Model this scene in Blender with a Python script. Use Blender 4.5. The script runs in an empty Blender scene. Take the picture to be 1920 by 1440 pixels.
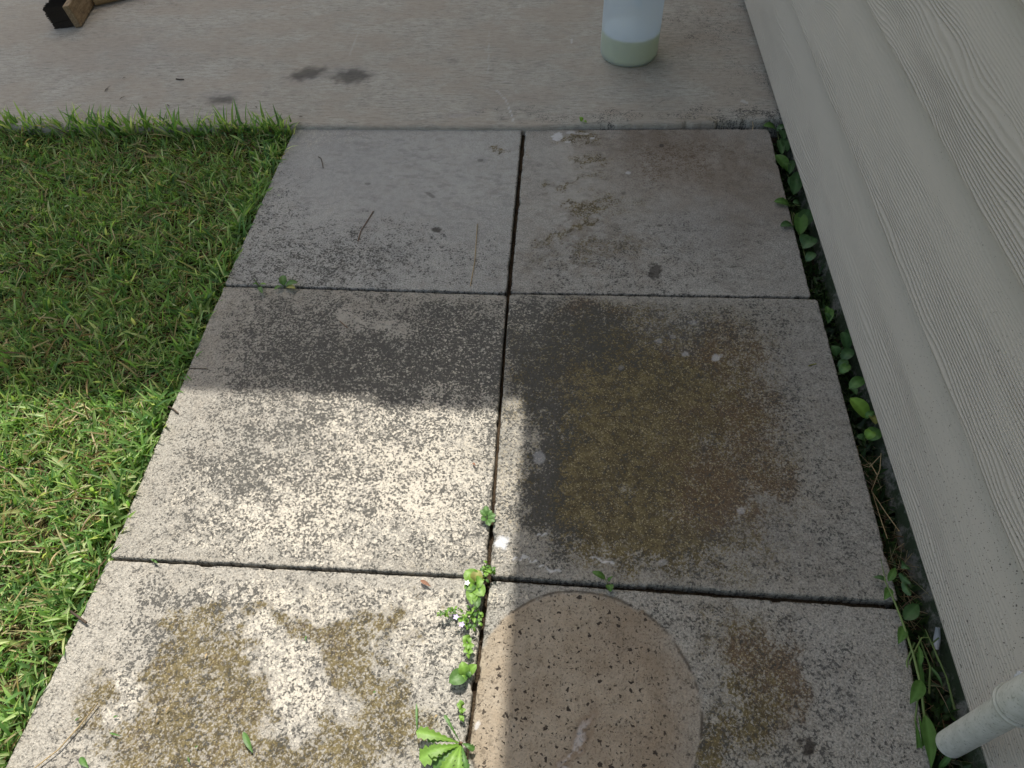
import bpy, math, random
import numpy as np
from mathutils import Vector, Matrix

random.seed(7); RNG = np.random.default_rng(11)
sc = bpy.context.scene
COL = sc.collection

# ------------------------------------------------------------------ camera
CAM = np.array([.0941, -1.0345, 1.0363]); EUL = (.6605, .0287, .0623); FPX = 1322.8
cd = bpy.data.cameras.new('camera'); cam = bpy.data.objects.new('camera', cd); COL.objects.link(cam)
cam.location = CAM; cam.rotation_euler = EUL
cd.sensor_width = 36; cd.lens = 36 * FPX / 1920; cd.clip_start = .01; cd.clip_end = 2000
sc.camera = cam

# ------------------------------------------------------------------ light
SUN = Vector((-.055, .46, .885)).normalized()
EL = math.asin(SUN.z); AZ = math.atan2(SUN.x, SUN.y)
w = bpy.data.worlds.new('World'); sc.world = w; w.use_nodes = True
nt = w.node_tree
sky = nt.nodes.new('ShaderNodeTexSky'); sky.sky_type = 'NISHITA'; sky.sun_disc = False
sky.sun_elevation = EL; sky.sun_rotation = AZ; sky.air_density = 1.0; sky.dust_density = 3.0; sky.ozone_density = .3
bg = nt.nodes['Background']; bg.inputs['Strength'].default_value = .15
tn_ = nt.nodes.new('ShaderNodeMix'); tn_.data_type = 'RGBA'; tn_.blend_type = 'MULTIPLY'; tn_.inputs[0].default_value = 1
tn_.inputs[7].default_value = (.975, .912, .78, 1)          # hazy, warm-balanced sky
nt.links.new(sky.outputs['Color'], tn_.inputs[6]); nt.links.new(tn_.outputs[2], bg.inputs['Color'])
sl = bpy.data.lights.new('sun', 'SUN'); sl.energy = 3.1; sl.angle = math.radians(.30); sl.color = (1, .955, .88)
so = bpy.data.objects.new('sun', sl); COL.objects.link(so)
so.rotation_euler = SUN.to_track_quat('Z', 'Y').to_euler(); so.location = (0, 3, 6)
sc.view_settings.view_transform = 'Standard'; sc.view_settings.look = 'None'
sc.view_settings.exposure = .78; sc.view_settings.gamma = 1
sc.cycles.max_bounces = 8

# ------------------------------------------------------------------ survey helpers
def rotm(a, b, c):
    ca, sa, cb, sb, cc, s_c = math.cos(a), math.sin(a), math.cos(b), math.sin(b), math.cos(c), math.sin(c)
    Rx = np.array([[1, 0, 0], [0, ca, -sa], [0, sa, ca]]); Ry = np.array([[cb, 0, sb], [0, 1, 0], [-sb, 0, cb]])
    Rz = np.array([[cc, -s_c, 0], [s_c, cc, 0], [0, 0, 1]])
    return Rz @ Ry @ Rx
RM = rotm(*EUL)
def g(x, y, z=0.):
    """surveyed plan position of a photographed point lying at height z"""
    d = RM @ np.array([(x - 960) / FPX, -(y - 720) / FPX, -1.]); t = (z - CAM[2]) / d[2]
    return CAM + t * d
def gx(x, y, X):
    d = RM @ np.array([(x - 960) / FPX, -(y - 720) / FPX, -1.]); t = (X - CAM[0]) / d[0]
    return CAM + t * d
def chart(X, Y, Z=0.):
    """inverse: plan position -> chart coordinates in which the stains are listed"""
    q = np.stack([X - CAM[0], Y - CAM[1], np.full_like(X, Z) - CAM[2]], -1) @ RM
    q[..., 2] = np.minimum(q[..., 2], -.05)
    return 960 + FPX * q[..., 0] / -q[..., 2], 720 - FPX * q[..., 1] / -q[..., 2]

TAB = RNG.random((256, 256))
def vn(x, y, s=0):
    x = x + s * 17.37; y = y + s * 9.71
    xi = np.floor(x).astype(int); yi = np.floor(y).astype(int); fx = x - xi; fy = y - yi
    fx = fx * fx * (3 - 2 * fx); fy = fy * fy * (3 - 2 * fy)
    a = TAB[xi % 256, yi % 256]; b = TAB[(xi + 1) % 256, yi % 256]; c = TAB[xi % 256, (yi + 1) % 256]; d = TAB[(xi + 1) % 256, (yi + 1) % 256]
    return (a * (1 - fx) + b * fx) * (1 - fy) + (c * (1 - fx) + d * fx) * fy
def fbm(x, y, f, s=0, o=4):
    r = 0; a = 1; t = 0
    for i in range(o):
        r = r + a * vn(x * f, y * f, s + i * 3); t += a; a *= .55; f *= 2.03
    return r / t            # ~.5 mean
def sst(a, b, x):
    t = np.clip((x - a) / (b - a), 0, 1); return t * t * (3 - 2 * t)

# ------------------------------------------------------------------ object helpers
def tag(o, label=None, cat=None, group=None, kind=None):
    if label: o['label'] = label
    if cat: o['category'] = cat
    if group: o['group'] = group
    if kind: o['kind'] = kind
    return o
def empty(name, loc, label, cat, group=None):
    o = bpy.data.objects.new(name, None); COL.objects.link(o); o.location = loc; o.empty_display_size = .02
    return tag(o, label, cat, group)
def mesh_obj(name, V, F, mat, parent=None, smooth=True, attrs=None, org=None):
    """V (n,3) world coords, F list/array of faces; org = object's origin"""
    V = np.asarray(V, float)
    if parent is not None: org = np.array(parent.location)
    elif org is None: org = np.zeros(3)
    V = V - np.asarray(org)
    me = bpy.data.meshes.new(name)
    if isinstance(F, np.ndarray):
        n, k = F.shape
        me.vertices.add(len(V)); me.vertices.foreach_set('co', V.astype(np.float32).ravel())
        me.loops.add(n * k); me.loops.foreach_set('vertex_index', F.astype(np.int32).ravel())
        me.polygons.add(n); me.polygons.foreach_set('loop_start', np.arange(0, n * k, k, dtype=np.int32))
        me.update(calc_edges=True)
    else:
        me.from_pydata(V.tolist(), [], F)
    if smooth: me.polygons.foreach_set('use_smooth', np.ones(len(me.polygons), bool))
    for an, arr in (attrs or {}).items():
        arr = np.asarray(arr, np.float32)
        if arr.ndim == 1:
            a = me.attributes.new(an, 'FLOAT', 'POINT'); a.data.foreach_set('value', arr)
        else:
            a = me.attributes.new(an, 'FLOAT_COLOR', 'POINT'); a.data.foreach_set('color', arr.ravel())
    me.validate(); me.update()
    me.materials.append(mat)
    o = bpy.data.objects.new(name, me); COL.objects.link(o)
    if parent is not None: o.parent = parent
    else: o.location = org
    return o
def boxVF(x0, y0, z0, x1, y1, z1):
    V = [(x0, y0, z0), (x1, y0, z0), (x1, y1, z0), (x0, y1, z0), (x0, y0, z1), (x1, y0, z1), (x1, y1, z1), (x0, y1, z1)]
    return V, [(0, 3, 2, 1), (4, 5, 6, 7), (0, 1, 5, 4), (1, 2, 6, 5), (2, 3, 7, 6), (3, 0, 4, 7)]
def bevel(o, wd, seg=2):
    m = o.modifiers.new('bevel', 'BEVEL'); m.width = wd; m.segments = seg; m.limit_method = 'ANGLE'
def tube(P, R, n=20, cap=True):
    P = [Vector(p) for p in P]; V = []; F = []
    R = R if hasattr(R, '__len__') else [R] * len(P)
    up = None
    for i, p in enumerate(P):
        t = (P[min(i + 1, len(P) - 1)] - P[max(i - 1, 0)]).normalized()
        if up is None:
            up = Vector((0, 0, 1)) if abs(t.z) < .9 else Vector((1, 0, 0))
        a = t.cross(up).normalized(); b = a.cross(t).normalized(); up = b
        for k in range(n):
            th = 2 * math.pi * k / n
            V.append(tuple(p + (a * math.cos(th) + b * math.sin(th)) * R[i]))
    for i in range(len(P) - 1):
        for k in range(n):
            F.append((i * n + k, i * n + (k + 1) % n, (i + 1) * n + (k + 1) % n, (i + 1) * n + k))
    if cap:
        F.append(tuple(range(n))); F.append(tuple((len(P) - 1) * n + k for k in reversed(range(n))))
    return V, F
def lathe(prof, c, n=64):
    V = []; F = []
    for r, z in prof:
        for k in range(n):
            th = 2 * math.pi * k / n; V.append((c[0] + r * math.cos(th), c[1] + r * math.sin(th), c[2] + z))
    for i in range(len(prof) - 1):
        for k in range(n):
            F.append((i * n + k, i * n + (k + 1) % n, (i + 1) * n + (k + 1) % n, (i + 1) * n + k))
    return V, F

# ------------------------------------------------------------------ node helpers
class NB:
    def __init__(s, name):
        s.m = bpy.data.materials.new(name); s.m.use_nodes = True; s.t = s.m.node_tree
        s.b = s.t.nodes['Principled BSDF']; s.out = s.t.nodes['Material Output']
        s.tc = None
    def n(s, t, **k):
        o = s.t.nodes.new(t)
        for a, v in k.items(): setattr(o, a, v)
        return o
    def L(s, a, b): s.t.links.new(a, b)
    def put(s, sock, v):
        if isinstance(v, bpy.types.NodeSocket): s.L(v, sock)
        elif isinstance(v, (tuple, list)) and len(v) == 3 and sock.type == 'RGBA': sock.default_value = (*v, 1)
        else: sock.default_value = v
    def math(s, op, a, b=0., c=0., clamp=False):
        o = s.n('ShaderNodeMath', operation=op); o.use_clamp = clamp
        s.put(o.inputs[0], a); s.put(o.inputs[1], b); s.put(o.inputs[2], c); return o.outputs[0]
    def mix(s, f, a, b, mode='MIX'):
        o = s.n('ShaderNodeMix', data_type='RGBA', blend_type=mode)
        s.put(o.inputs[0], f); s.put(o.inputs[6], a); s.put(o.inputs[7], b); return o.outputs[2]
    def ramp(s, v, a, b, lo=0., hi=1.):
        o = s.n('ShaderNodeMapRange', interpolation_type='SMOOTHSTEP')
        s.put(o.inputs[0], v); s.put(o.inputs[1], a); s.put(o.inputs[2], b); s.put(o.inputs[3], lo); s.put(o.inputs[4], hi)
        return o.outputs[0]
    def co(s, scale=(1, 1, 1), loc=(0, 0, 0)):
        if s.tc is None: s.tc = s.n('ShaderNodeTexCoord')
        o = s.n('ShaderNodeMapping'); o.inputs['Scale'].default_value = scale; o.inputs['Location'].default_value = loc
        s.L(s.tc.outputs['Object'], o.inputs['Vector']); return o.outputs[0]
    def noise(s, scale, det=3, rough=.55, vec=None, dist=0.):
        o = s.n('ShaderNodeTexNoise'); o.inputs['Scale'].default_value = scale; o.inputs['Detail'].default_value = det
        o.inputs['Roughness'].default_value = rough; o.inputs['Distortion'].default_value = dist
        s.L(vec if vec is not None else s.co(), o.inputs['Vector']); return o.outputs[0]
    def vor(s, scale, feat='F1', vec=None, out='Distance'):
        o = s.n('ShaderNodeTexVoronoi', feature=feat); o.inputs['Scale'].default_value = scale
        s.L(vec if vec is not None else s.co(), o.inputs['Vector']); return o.outputs[out]
    def attr(s, name):
        o = s.n('ShaderNodeAttribute'); o.attribute_name = name; return o
    def bump(s, h, dist, strength=1.):
        o = s.n('ShaderNodeBump'); o.inputs['Strength'].default_value = strength; o.inputs['Distance'].default_value = dist
        s.L(h, o.inputs['Height']); s.L(o.outputs[0], s.b.inputs['Normal'])
    def fin(s, col, rough=.8, spec=.3):
        s.put(s.b.inputs['Base Color'], col); s.put(s.b.inputs['Roughness'], rough); s.put(s.b.inputs['Specular IOR Level'], spec)
        return s.m
def simple(name, col, rough=.6, var=.2, scale=40, bump=.0004, spec=.4):
    m = NB(name); f = m.noise(scale, 4)
    c = m.mix(f, tuple(x * (1 - var) for x in col), tuple(min(1, x * (1 + var)) for x in col))
    if bump: m.bump(m.noise(scale * 4, 3), bump)
    return m.fin(c, rough, spec)

def concrete(name, ca, cb, streak=False, offs=(0, 0, 0), gran=1., spk=215.):
    m = NB(name)
    a1 = m.attr('stain'); a2 = m.attr('surface')
    s1 = m.n('ShaderNodeSeparateColor'); m.L(a1.outputs['Color'], s1.inputs[0])
    s2 = m.n('ShaderNodeSeparateColor'); m.L(a2.outputs['Color'], s2.inputs[0])
    dark, olive, rust, white = s1.outputs[0], s1.outputs[1], s1.outputs[2], a1.outputs['Alpha']
    wet, spot, smooth, blue = s2.outputs[0], s2.outputs[1], s2.outputs[2], a2.outputs['Alpha']
    v = m.co(loc=offs); vs = m.co((8, 44, 30), offs)
    low = m.noise(7, 5, .62, v); mid = m.noise(60, 4, .65, v); mid2 = m.noise(26, 4, .65, m.co(loc=(offs[0] + 7, 2, 0)))
    fine = m.noise(330, 3, .7, v); grain = m.noise(spk, 3, .66, v, .25); grain2 = m.noise(spk * 1.25, 3, .66, m.co(loc=(offs[0] + 1.3, 4, 0)), .3)
    dv = m.n('ShaderNodeTexNoise'); dv.inputs['Scale'].default_value = 300; dv.inputs['Detail'].default_value = 3; m.L(v, dv.inputs['Vector'])
    wv0 = m.n('ShaderNodeVectorMath', operation='MULTIPLY_ADD'); m.L(dv.outputs['Color'], wv0.inputs[0]); wv0.inputs[1].default_value = (.006, .006, 0); m.L(v, wv0.inputs[2])
    def cells(sc_):
        cv = m.n('ShaderNodeTexVoronoi', feature='F1', voronoi_dimensions='2D'); cv.inputs['Scale'].default_value = sc_; m.L(wv0.outputs[0], cv.inputs['Vector'])
        q = m.n('ShaderNodeSeparateColor'); m.L(cv.outputs['Color'], q.inputs[0]); return q.outputs
    c1 = cells(spk * 1.45); c2 = cells(spk * 2.6)
    def gmix(a, b, c_, d, wa, wb, wc, wd): return m.math('ADD', m.math('ADD', m.math('MULTIPLY', a, wa), m.math('MULTIPLY', b, wb)), m.math('ADD', m.math('MULTIPLY', c_, wc), m.math('MULTIPLY', d, wd)))
    g1 = gmix(m.ramp(grain, .32, .68), c1[0], c2[0], m.ramp(mid, .32, .68), .30, .34, .18, .18); g1 = m.ramp(g1, .12, .88)
    g2 = gmix(m.ramp(grain2, .32, .68), c1[1], c2[1], m.ramp(mid2, .32, .68), .26, .42, .20, .12); g2 = m.ramp(g2, .12, .88)
    rough_k = m.math('SUBTRACT', 1., m.math('MULTIPLY', smooth, .72))
    c = m.mix(m.ramp(low, .3, .7), ca, cb)
    c = m.mix(m.math('MULTIPLY', m.ramp(mid, .40, .68), .38), c, tuple(x * .66 for x in ca))
    c = m.mix(m.math('MULTIPLY', m.ramp(mid2, .48, .68), .28), c, (ca[0] * .78, ca[1] * .72, ca[2] * .66))
    gf = m.math('MULTIPLY', m.ramp(fine, .40, .66), m.math('MULTIPLY', rough_k, .72 * gran))
    c = m.mix(gf, c, tuple(x * .36 for x in ca))
    vo = m.vor(330, 'F1', v); peb = m.math('MULTIPLY', m.ramp(vo, .12, .32, 1, 0), m.math('MULTIPLY', rough_k, .42 * gran))
    c = m.mix(peb, c, tuple(min(.8, x * 1.5) for x in cb))
    if streak:
        st = m.noise(3, 5, .7, vs)
        c = m.mix(m.math('MULTIPLY', m.ramp(st, .42, .66), .52), c, tuple(x * .5 for x in ca))
        st2 = m.noise(3, 4, .65, m.co((13, 80, 60), offs))
        c = m.mix(m.math('MULTIPLY', m.ramp(st2, .545, .64), .62), c, tuple(x * .34 for x in ca))
        st3 = m.noise(4, 4, .6, m.co((1, 1.6, 1))); c = m.mix(m.math('MULTIPLY', m.ramp(st3, .42, .60), .48), c, (ca[0] * .74, ca[1] * .66, ca[2] * .60))
    # growths: the share of covered grains follows the density
    def dens(d, nn, w=.10):
        e = m.math('ADD', nn, d); return m.ramp(e, 1. - w, 1. + w)
    wf = m.math('MULTIPLY', dens(white, g2), m.ramp(white, .02, .2))
    c = m.mix(m.math('MULTIPLY', wf, .85), c, m.mix(low, (.56, .51, .42), (.66, .61, .52)))
    ol = m.math('MULTIPLY', m.ramp(olive, .0, .5), m.math('ADD', .14, m.math('MULTIPLY', dens(m.math('MULTIPLY', olive, 1.0), g2, .22), .80)))
    c = m.mix(ol, c, m.mix(m.ramp(mid, .35, .65), (.150, .118, .048), (.070, .054, .021)))
    ru = m.math('MULTIPLY', m.ramp(rust, .0, .5), m.math('ADD', .12, m.math('MULTIPLY', dens(rust, g1, .22), .78)))
    c = m.mix(ru, c, (.125, .082, .046))
    sumg = m.math('ADD', olive, rust, clamp=True)
    gp = m.math('MULTIPLY', m.ramp(m.noise(400, 2, .5, m.co(loc=(offs[0] + 3, offs[1], 0))), .57, .68), m.math('MULTIPLY', sumg, .85))
    c = m.mix(gp, c, (.40, .34, .20))
    gd = m.math('MULTIPLY', m.ramp(m.noise(260, 3, .6, m.co(loc=(offs[0] + 9, offs[1], 0))), .54, .66), m.math('MULTIPLY', sumg, .65))
    c = m.mix(gd, c, (.040, .026, .014))
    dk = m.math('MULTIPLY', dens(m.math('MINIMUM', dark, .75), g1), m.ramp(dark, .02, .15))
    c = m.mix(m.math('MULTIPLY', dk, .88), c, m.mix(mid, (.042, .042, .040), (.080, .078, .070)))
    c = m.mix(m.math('MULTIPLY', blue, .75), c, m.mix(fine, (.12, .125, .145), (.20, .205, .22)))
    c = m.mix(spot, c, (.030, .024, .020))
    # disc where a pot stood: tan, with black flakes
    disc = m.attr('disc').outputs['Fac']
    c = m.mix(disc, c, m.mix(1., m.mix(.45, c, m.mix(fine, (.28, .245, .20), (.40, .355, .29))), m.mix(m.ramp(mid2, .35, .65), (1.04, .96, .86), (.93, .84, .73)), 'MULTIPLY'))
    dn = m.n('ShaderNodeTexNoise'); dn.inputs['Scale'].default_value = 160; dn.inputs['Detail'].default_value = 3; m.L(v, dn.inputs['Vector'])
    wv = m.n('ShaderNodeVectorMath', operation='MULTIPLY_ADD'); m.L(dn.outputs['Color'], wv.inputs[0]); wv.inputs[1].default_value = (.012, .012, .0); m.L(v, wv.inputs[2])
    for sc_, thr, amt in ((70, .20, .95), (150, .24, .85), (330, .27, .55)):
        vd = m.n('ShaderNodeTexVoronoi', feature='F1', voronoi_dimensions='2D'); vd.inputs['Scale'].default_value = sc_; m.L(wv.outputs[0], vd.inputs['Vector'])
        sp_ = m.n('ShaderNodeSeparateColor'); m.L(vd.outputs['Color'], sp_.inputs[0])
        rad = m.math('MULTIPLY', m.ramp(sp_.outputs[0], .35, 1., 0, 1), thr); e = m.math('SUBTRACT', rad, vd.outputs['Distance'])
        c = m.mix(m.math('MULTIPLY', m.math('MULTIPLY', m.ramp(e, 0, .04), amt), disc), c, (.030, .022, .017))
    c = m.mix(m.math('MULTIPLY', wet, .9), c, m.mix(1., c, (.55, .47, .41), 'MULTIPLY'))
    cr = m.attr('chalk_glint'); c = m.mix(cr.outputs['Fac'], c, (.72, .73, .76))
    h = m.math('ADD', m.math('MULTIPLY', fine, 1.), m.math('MULTIPLY', vo, -.6))
    h = m.math('MULTIPLY', h, rough_k)
    h = m.math('ADD', h, m.math('MULTIPLY', dk, .35))
    h = m.math('ADD', h, m.math('MULTIPLY', mid, .8))
    if streak: h = m.math('ADD', h, m.math('MULTIPLY', st, 1.2))
    m.bump(h, .0018 * gran, .9)
    rg = m.math('SUBTRACT', .9, m.math('MULTIPLY', wet, .42))
    return m.fin(c, rg, .35)

# ------------------------------------------------------------------ stain charts
def blobs(px, py, lst):
    r = np.zeros_like(px)
    for b in lst:
        x, y, rx, ry, a = b[:5]; th = math.radians(b[5]) if len(b) > 5 else 0
        dx = px - x; dy = py - y; u = (dx * math.cos(th) + dy * math.sin(th)) / rx; v = (-dx * math.sin(th) + dy * math.cos(th)) / ry
        r = r + a * np.exp(-(u * u + v * v))
    return r
def crisp(px, py, lst, ns):
    r = np.zeros_like(px)
    for b in lst:
        x, y, rx, ry, a = b[:5]; th = math.radians(b[5]) if len(b) > 5 else 0
        dx = px - x; dy = py - y; u = (dx * math.cos(th) + dy * math.sin(th)) / rx; v = (-dx * math.sin(th) + dy * math.cos(th)) / ry
        d = np.sqrt(u * u + v * v) + (ns - .5) * 1.0
        r = np.maximum(r, a * sst(1.15, .75, d))
    return r
CX, CY, CR = .145, -.785, .162          # ring left by a round pot
STAIN = {
 'A': dict(dark=[(600, 500, 190, 60, .26), (500, 430, 60, 110, .22), (900, 500, 90, 40, .1), (700, 470, 120, 50, .15)], base=.04,
           smooth=[(760, 330, 260, 120, 1.2)], blue=[(700, 330, 160, 90, .35), (860, 440, 120, 60, .15), (560, 330, 50, 60, .15)],
           olive=[(935, 282, 12, 8, .8), (930, 268, 16, 5, .5)], white=[(560, 260, 300, 30, .15)],
           spot=[(818, 431, 9, 5, .8), (806, 365, 10, 3, .5, 30), (690, 345, 6, 3, .4), (900, 300, 6, 3, .4)]),
 'B': dict(dark=[(1200, 480, 200, 60, .12), (1100, 520, 150, 30, .12)], base=.06,
           wet=[(1310, 310, 170, 90, .85), (1200, 260, 90, 25, .6), (1420, 400, 70, 120, .5), (1130, 300, 40, 30, .3)],
           rust=[(1260, 300, 110, 60, .42), (1400, 300, 90, 60, .15)], smooth=[(1060, 330, 90, 120, .9), (1300, 320, 180, 90, .7)],
           olive=[(1090, 262, 60, 12, .7), (1110, 310, 34, 16, .6), (1075, 345, 50, 5, .5, -12), (1085, 385, 22, 16, .55), (1010, 335, 10, 7, .5), (990, 290, 8, 10, .5),
                  (1080, 410, 75, 6, .6, -28), (1150, 380, 70, 22, .35), (1100, 470, 120, 40, .3), (1020, 440, 40, 6, .4, -25)],
           blue=[(1020, 300, 40, 60, .2), (1310, 430, 120, 50, .25), (1050, 450, 100, 80, .12)],
           spot=[(1228, 508, 13, 15, .75), (1232, 500, 8, 5, .6), (1240, 272, 5, 4, .8), (1236, 422, 6, 2, .6), (1375, 500, 7, 2, .5), (1170, 362, 5, 3, .4)]),
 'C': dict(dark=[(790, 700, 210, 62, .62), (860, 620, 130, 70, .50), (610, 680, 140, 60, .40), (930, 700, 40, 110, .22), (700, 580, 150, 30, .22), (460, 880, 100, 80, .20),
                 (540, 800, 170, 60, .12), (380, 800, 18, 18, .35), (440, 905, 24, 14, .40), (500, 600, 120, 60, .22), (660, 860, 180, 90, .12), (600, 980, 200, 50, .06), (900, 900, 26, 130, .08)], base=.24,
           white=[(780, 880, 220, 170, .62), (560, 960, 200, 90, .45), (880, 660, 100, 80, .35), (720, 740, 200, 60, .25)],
           olive=[(900, 850, 30, 90, .18), (840, 1060, 100, 20, .25)], rust=[(880, 870, 10, 6, .35), (760, 1000, 20, 8, .12)],
           smooth=[(685, 608, 46, 17, 1.2), (760, 604, 22, 8, .8), (900, 780, 30, 40, .2)], edge=1),
 'D': dict(dark=[(1000, 660, 60, 120, .72), (1025, 880, 48, 120, .75), (1090, 640, 90, 70, .40), (1035, 1000, 40, 50, .45), (1230, 620, 200, 50, .25), (960, 1010, 30, 60, .1), (1200, 800, 260, 200, .06)], base=.20,
           olive=[(1210, 840, 230, 230, 1.0), (1180, 690, 190, 90, .6), (1220, 1010, 180, 60, .55), (1110, 900, 70, 130, .5)],
           rust=[(1390, 800, 130, 210, .52), (1250, 900, 200, 150, .15), (1100, 585, 90, 26, .75), (1400, 930, 90, 40, .55), (1320, 640, 110, 40, .45), (1060, 700, 40, 60, .25)],
           white=[(990, 660, 60, 100, .5), (1090, 740, 60, 60, .3), (960, 900, 40, 160, .55), (1060, 720, 40, 60, .25)],
           blue=[(1500, 700, 60, 90, .2), (1440, 1010, 140, 50, .22), (1260, 600, 60, 40, .25)],
           spot=[(1050, 790, 5, 3, .3), (1250, 1025, 10, 4, .6)], smooth=[(1040, 810, 25, 60, .5)], edge=1),
 'E': dict(dark=[(330, 1150, 130, 50, .16), (420, 1160, 50, 30, .25), (560, 1080, 120, 25, .05)], base=.24,
           patch=[(360, 1230, 80, 90, 1.), (430, 1330, 100, 110, 1.), (620, 1165, 95, 45, 1.), (690, 1230, 60, 70, 1.), (540, 1230, 30, 60, .7), (660, 1380, 110, 90, .8), (300, 1400, 120, 70, .9),
                  (180, 1330, 40, 45, .8), (760, 1340, 60, 80, .6), (800, 1130, 40, 24, .35), (480, 1430, 150, 40, 1.), (500, 1160, 50, 20, .5)],
           hole=[(570, 1300, 55, 70, 1.3), (520, 1210, 40, 40, .9), (250, 1310, 18, 70, 1.4), (320, 1150, 60, 40, .5), (560, 1370, 30, 40, .8), (420, 1110, 200, 30, .8), (820, 1230, 60, 80, .6)],
           white=[(600, 1120, 250, 50, .42), (820, 1200, 90, 120, .40), (570, 1300, 90, 90, .5), (260, 1310, 60, 80, .5), (500, 1200, 70, 60, .45)], edge=1),
 'F': dict(dark=[(1300, 1150, 130, 24, .1), (1420, 1400, 120, 60, .1)], base=.20,
           rust=[(1400, 1240, 90, 120, .55), (1460, 1290, 50, 100, .4)], olive=[(1380, 1330, 90, 110, .6), (1370, 1180, 60, 50, .4), (1330, 1420, 60, 60, .5)],
           white=[(930, 1120, 60, 40, .5), (1150, 1100, 200, 12, .2)], blue=[(1560, 1250, 90, 140, .15)],
           spot=[(1517, 1400, 12, 18, .85), (1500, 1390, 6, 9, .7)], edge=1),
 'S': dict(dark=[(1400, 170, 90, 60, .10), (1330, 40, 120, 60, .12), (1200, 215, 260, 10, .25), (1420, 222, 80, 8, .4)], base=.02,
           spotsoft=[(575, 138, 36, 13, .75, -12), (660, 144, 42, 14, .80, -4), (415, 188, 38, 11, .55), (850, 116, 16, 8, .35), (927, 127, 12, 5, .3), (500, 150, 24, 6, .2), (400, 98, 10, 6, .2)],
           blue=[(575, 138, 30, 11, .5, -12), (660, 144, 34, 11, .5, -4), (415, 188, 28, 9, .4), (260, 100, 110, 40, .20), (860, 216, 36, 8, .4), (1000, 190, 100, 30, .12), (120, 130, 80, 30, .12)],
           rust=[(370, 115, 40, 10, .16), (90, 130, 200, 60, .10), (1280, 80, 120, 70, .16), (740, 90, 60, 30, .12), (1180, 140, 60, 12, .18), (250, 10, 100, 10, .3), (280, 200, 200, 14, .08)],
           wet=[(1290, 60, 80, 50, .35), (240, 6, 60, 14, .3), (170, 70, 90, 20, .14)], olive=[(700, 200, 300, 10, .08), (1350, 225, 90, 6, .4)],
           smooth=[(600, 60, 1500, 300, .8)]),
}
CHALK = {'B': [(1045, 256, 10, 8, .75), (1070, 248, 9, 2.5, .45), (1090, 250, 14, 2, .4), (1110, 258, 5, 2, .5), (1178, 323, 5, 3, .5), (1065, 265, 6, 2, .4)],
         'D': [(1342, 671, 8, 7, .55), (1285, 665, 7, 5, .4), (1010, 857, 10, 15, .38, -20), (940, 1018, 15, 12, .9), (1243, 1055, 9, 6, .3), (1388, 958, 8, 6, .4), (1235, 640, 7, 5, .3), (1298, 605, 9, 4, .2), (1262, 632, 6, 4, .2), (1165, 690, 6, 4, .2), (1350, 668, 5, 4, .3)],
         'E': [], 'A': [(735, 332, 6, 3, .2)], 'C': [], 'F': [(894, 1360, 4, 10, .6, 20)],
         'S': [(860, 218, 18, 5, .12), (1072, 78, 2, 5, .5), (1395, 190, 8, 3, .4, 20)]}
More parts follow.
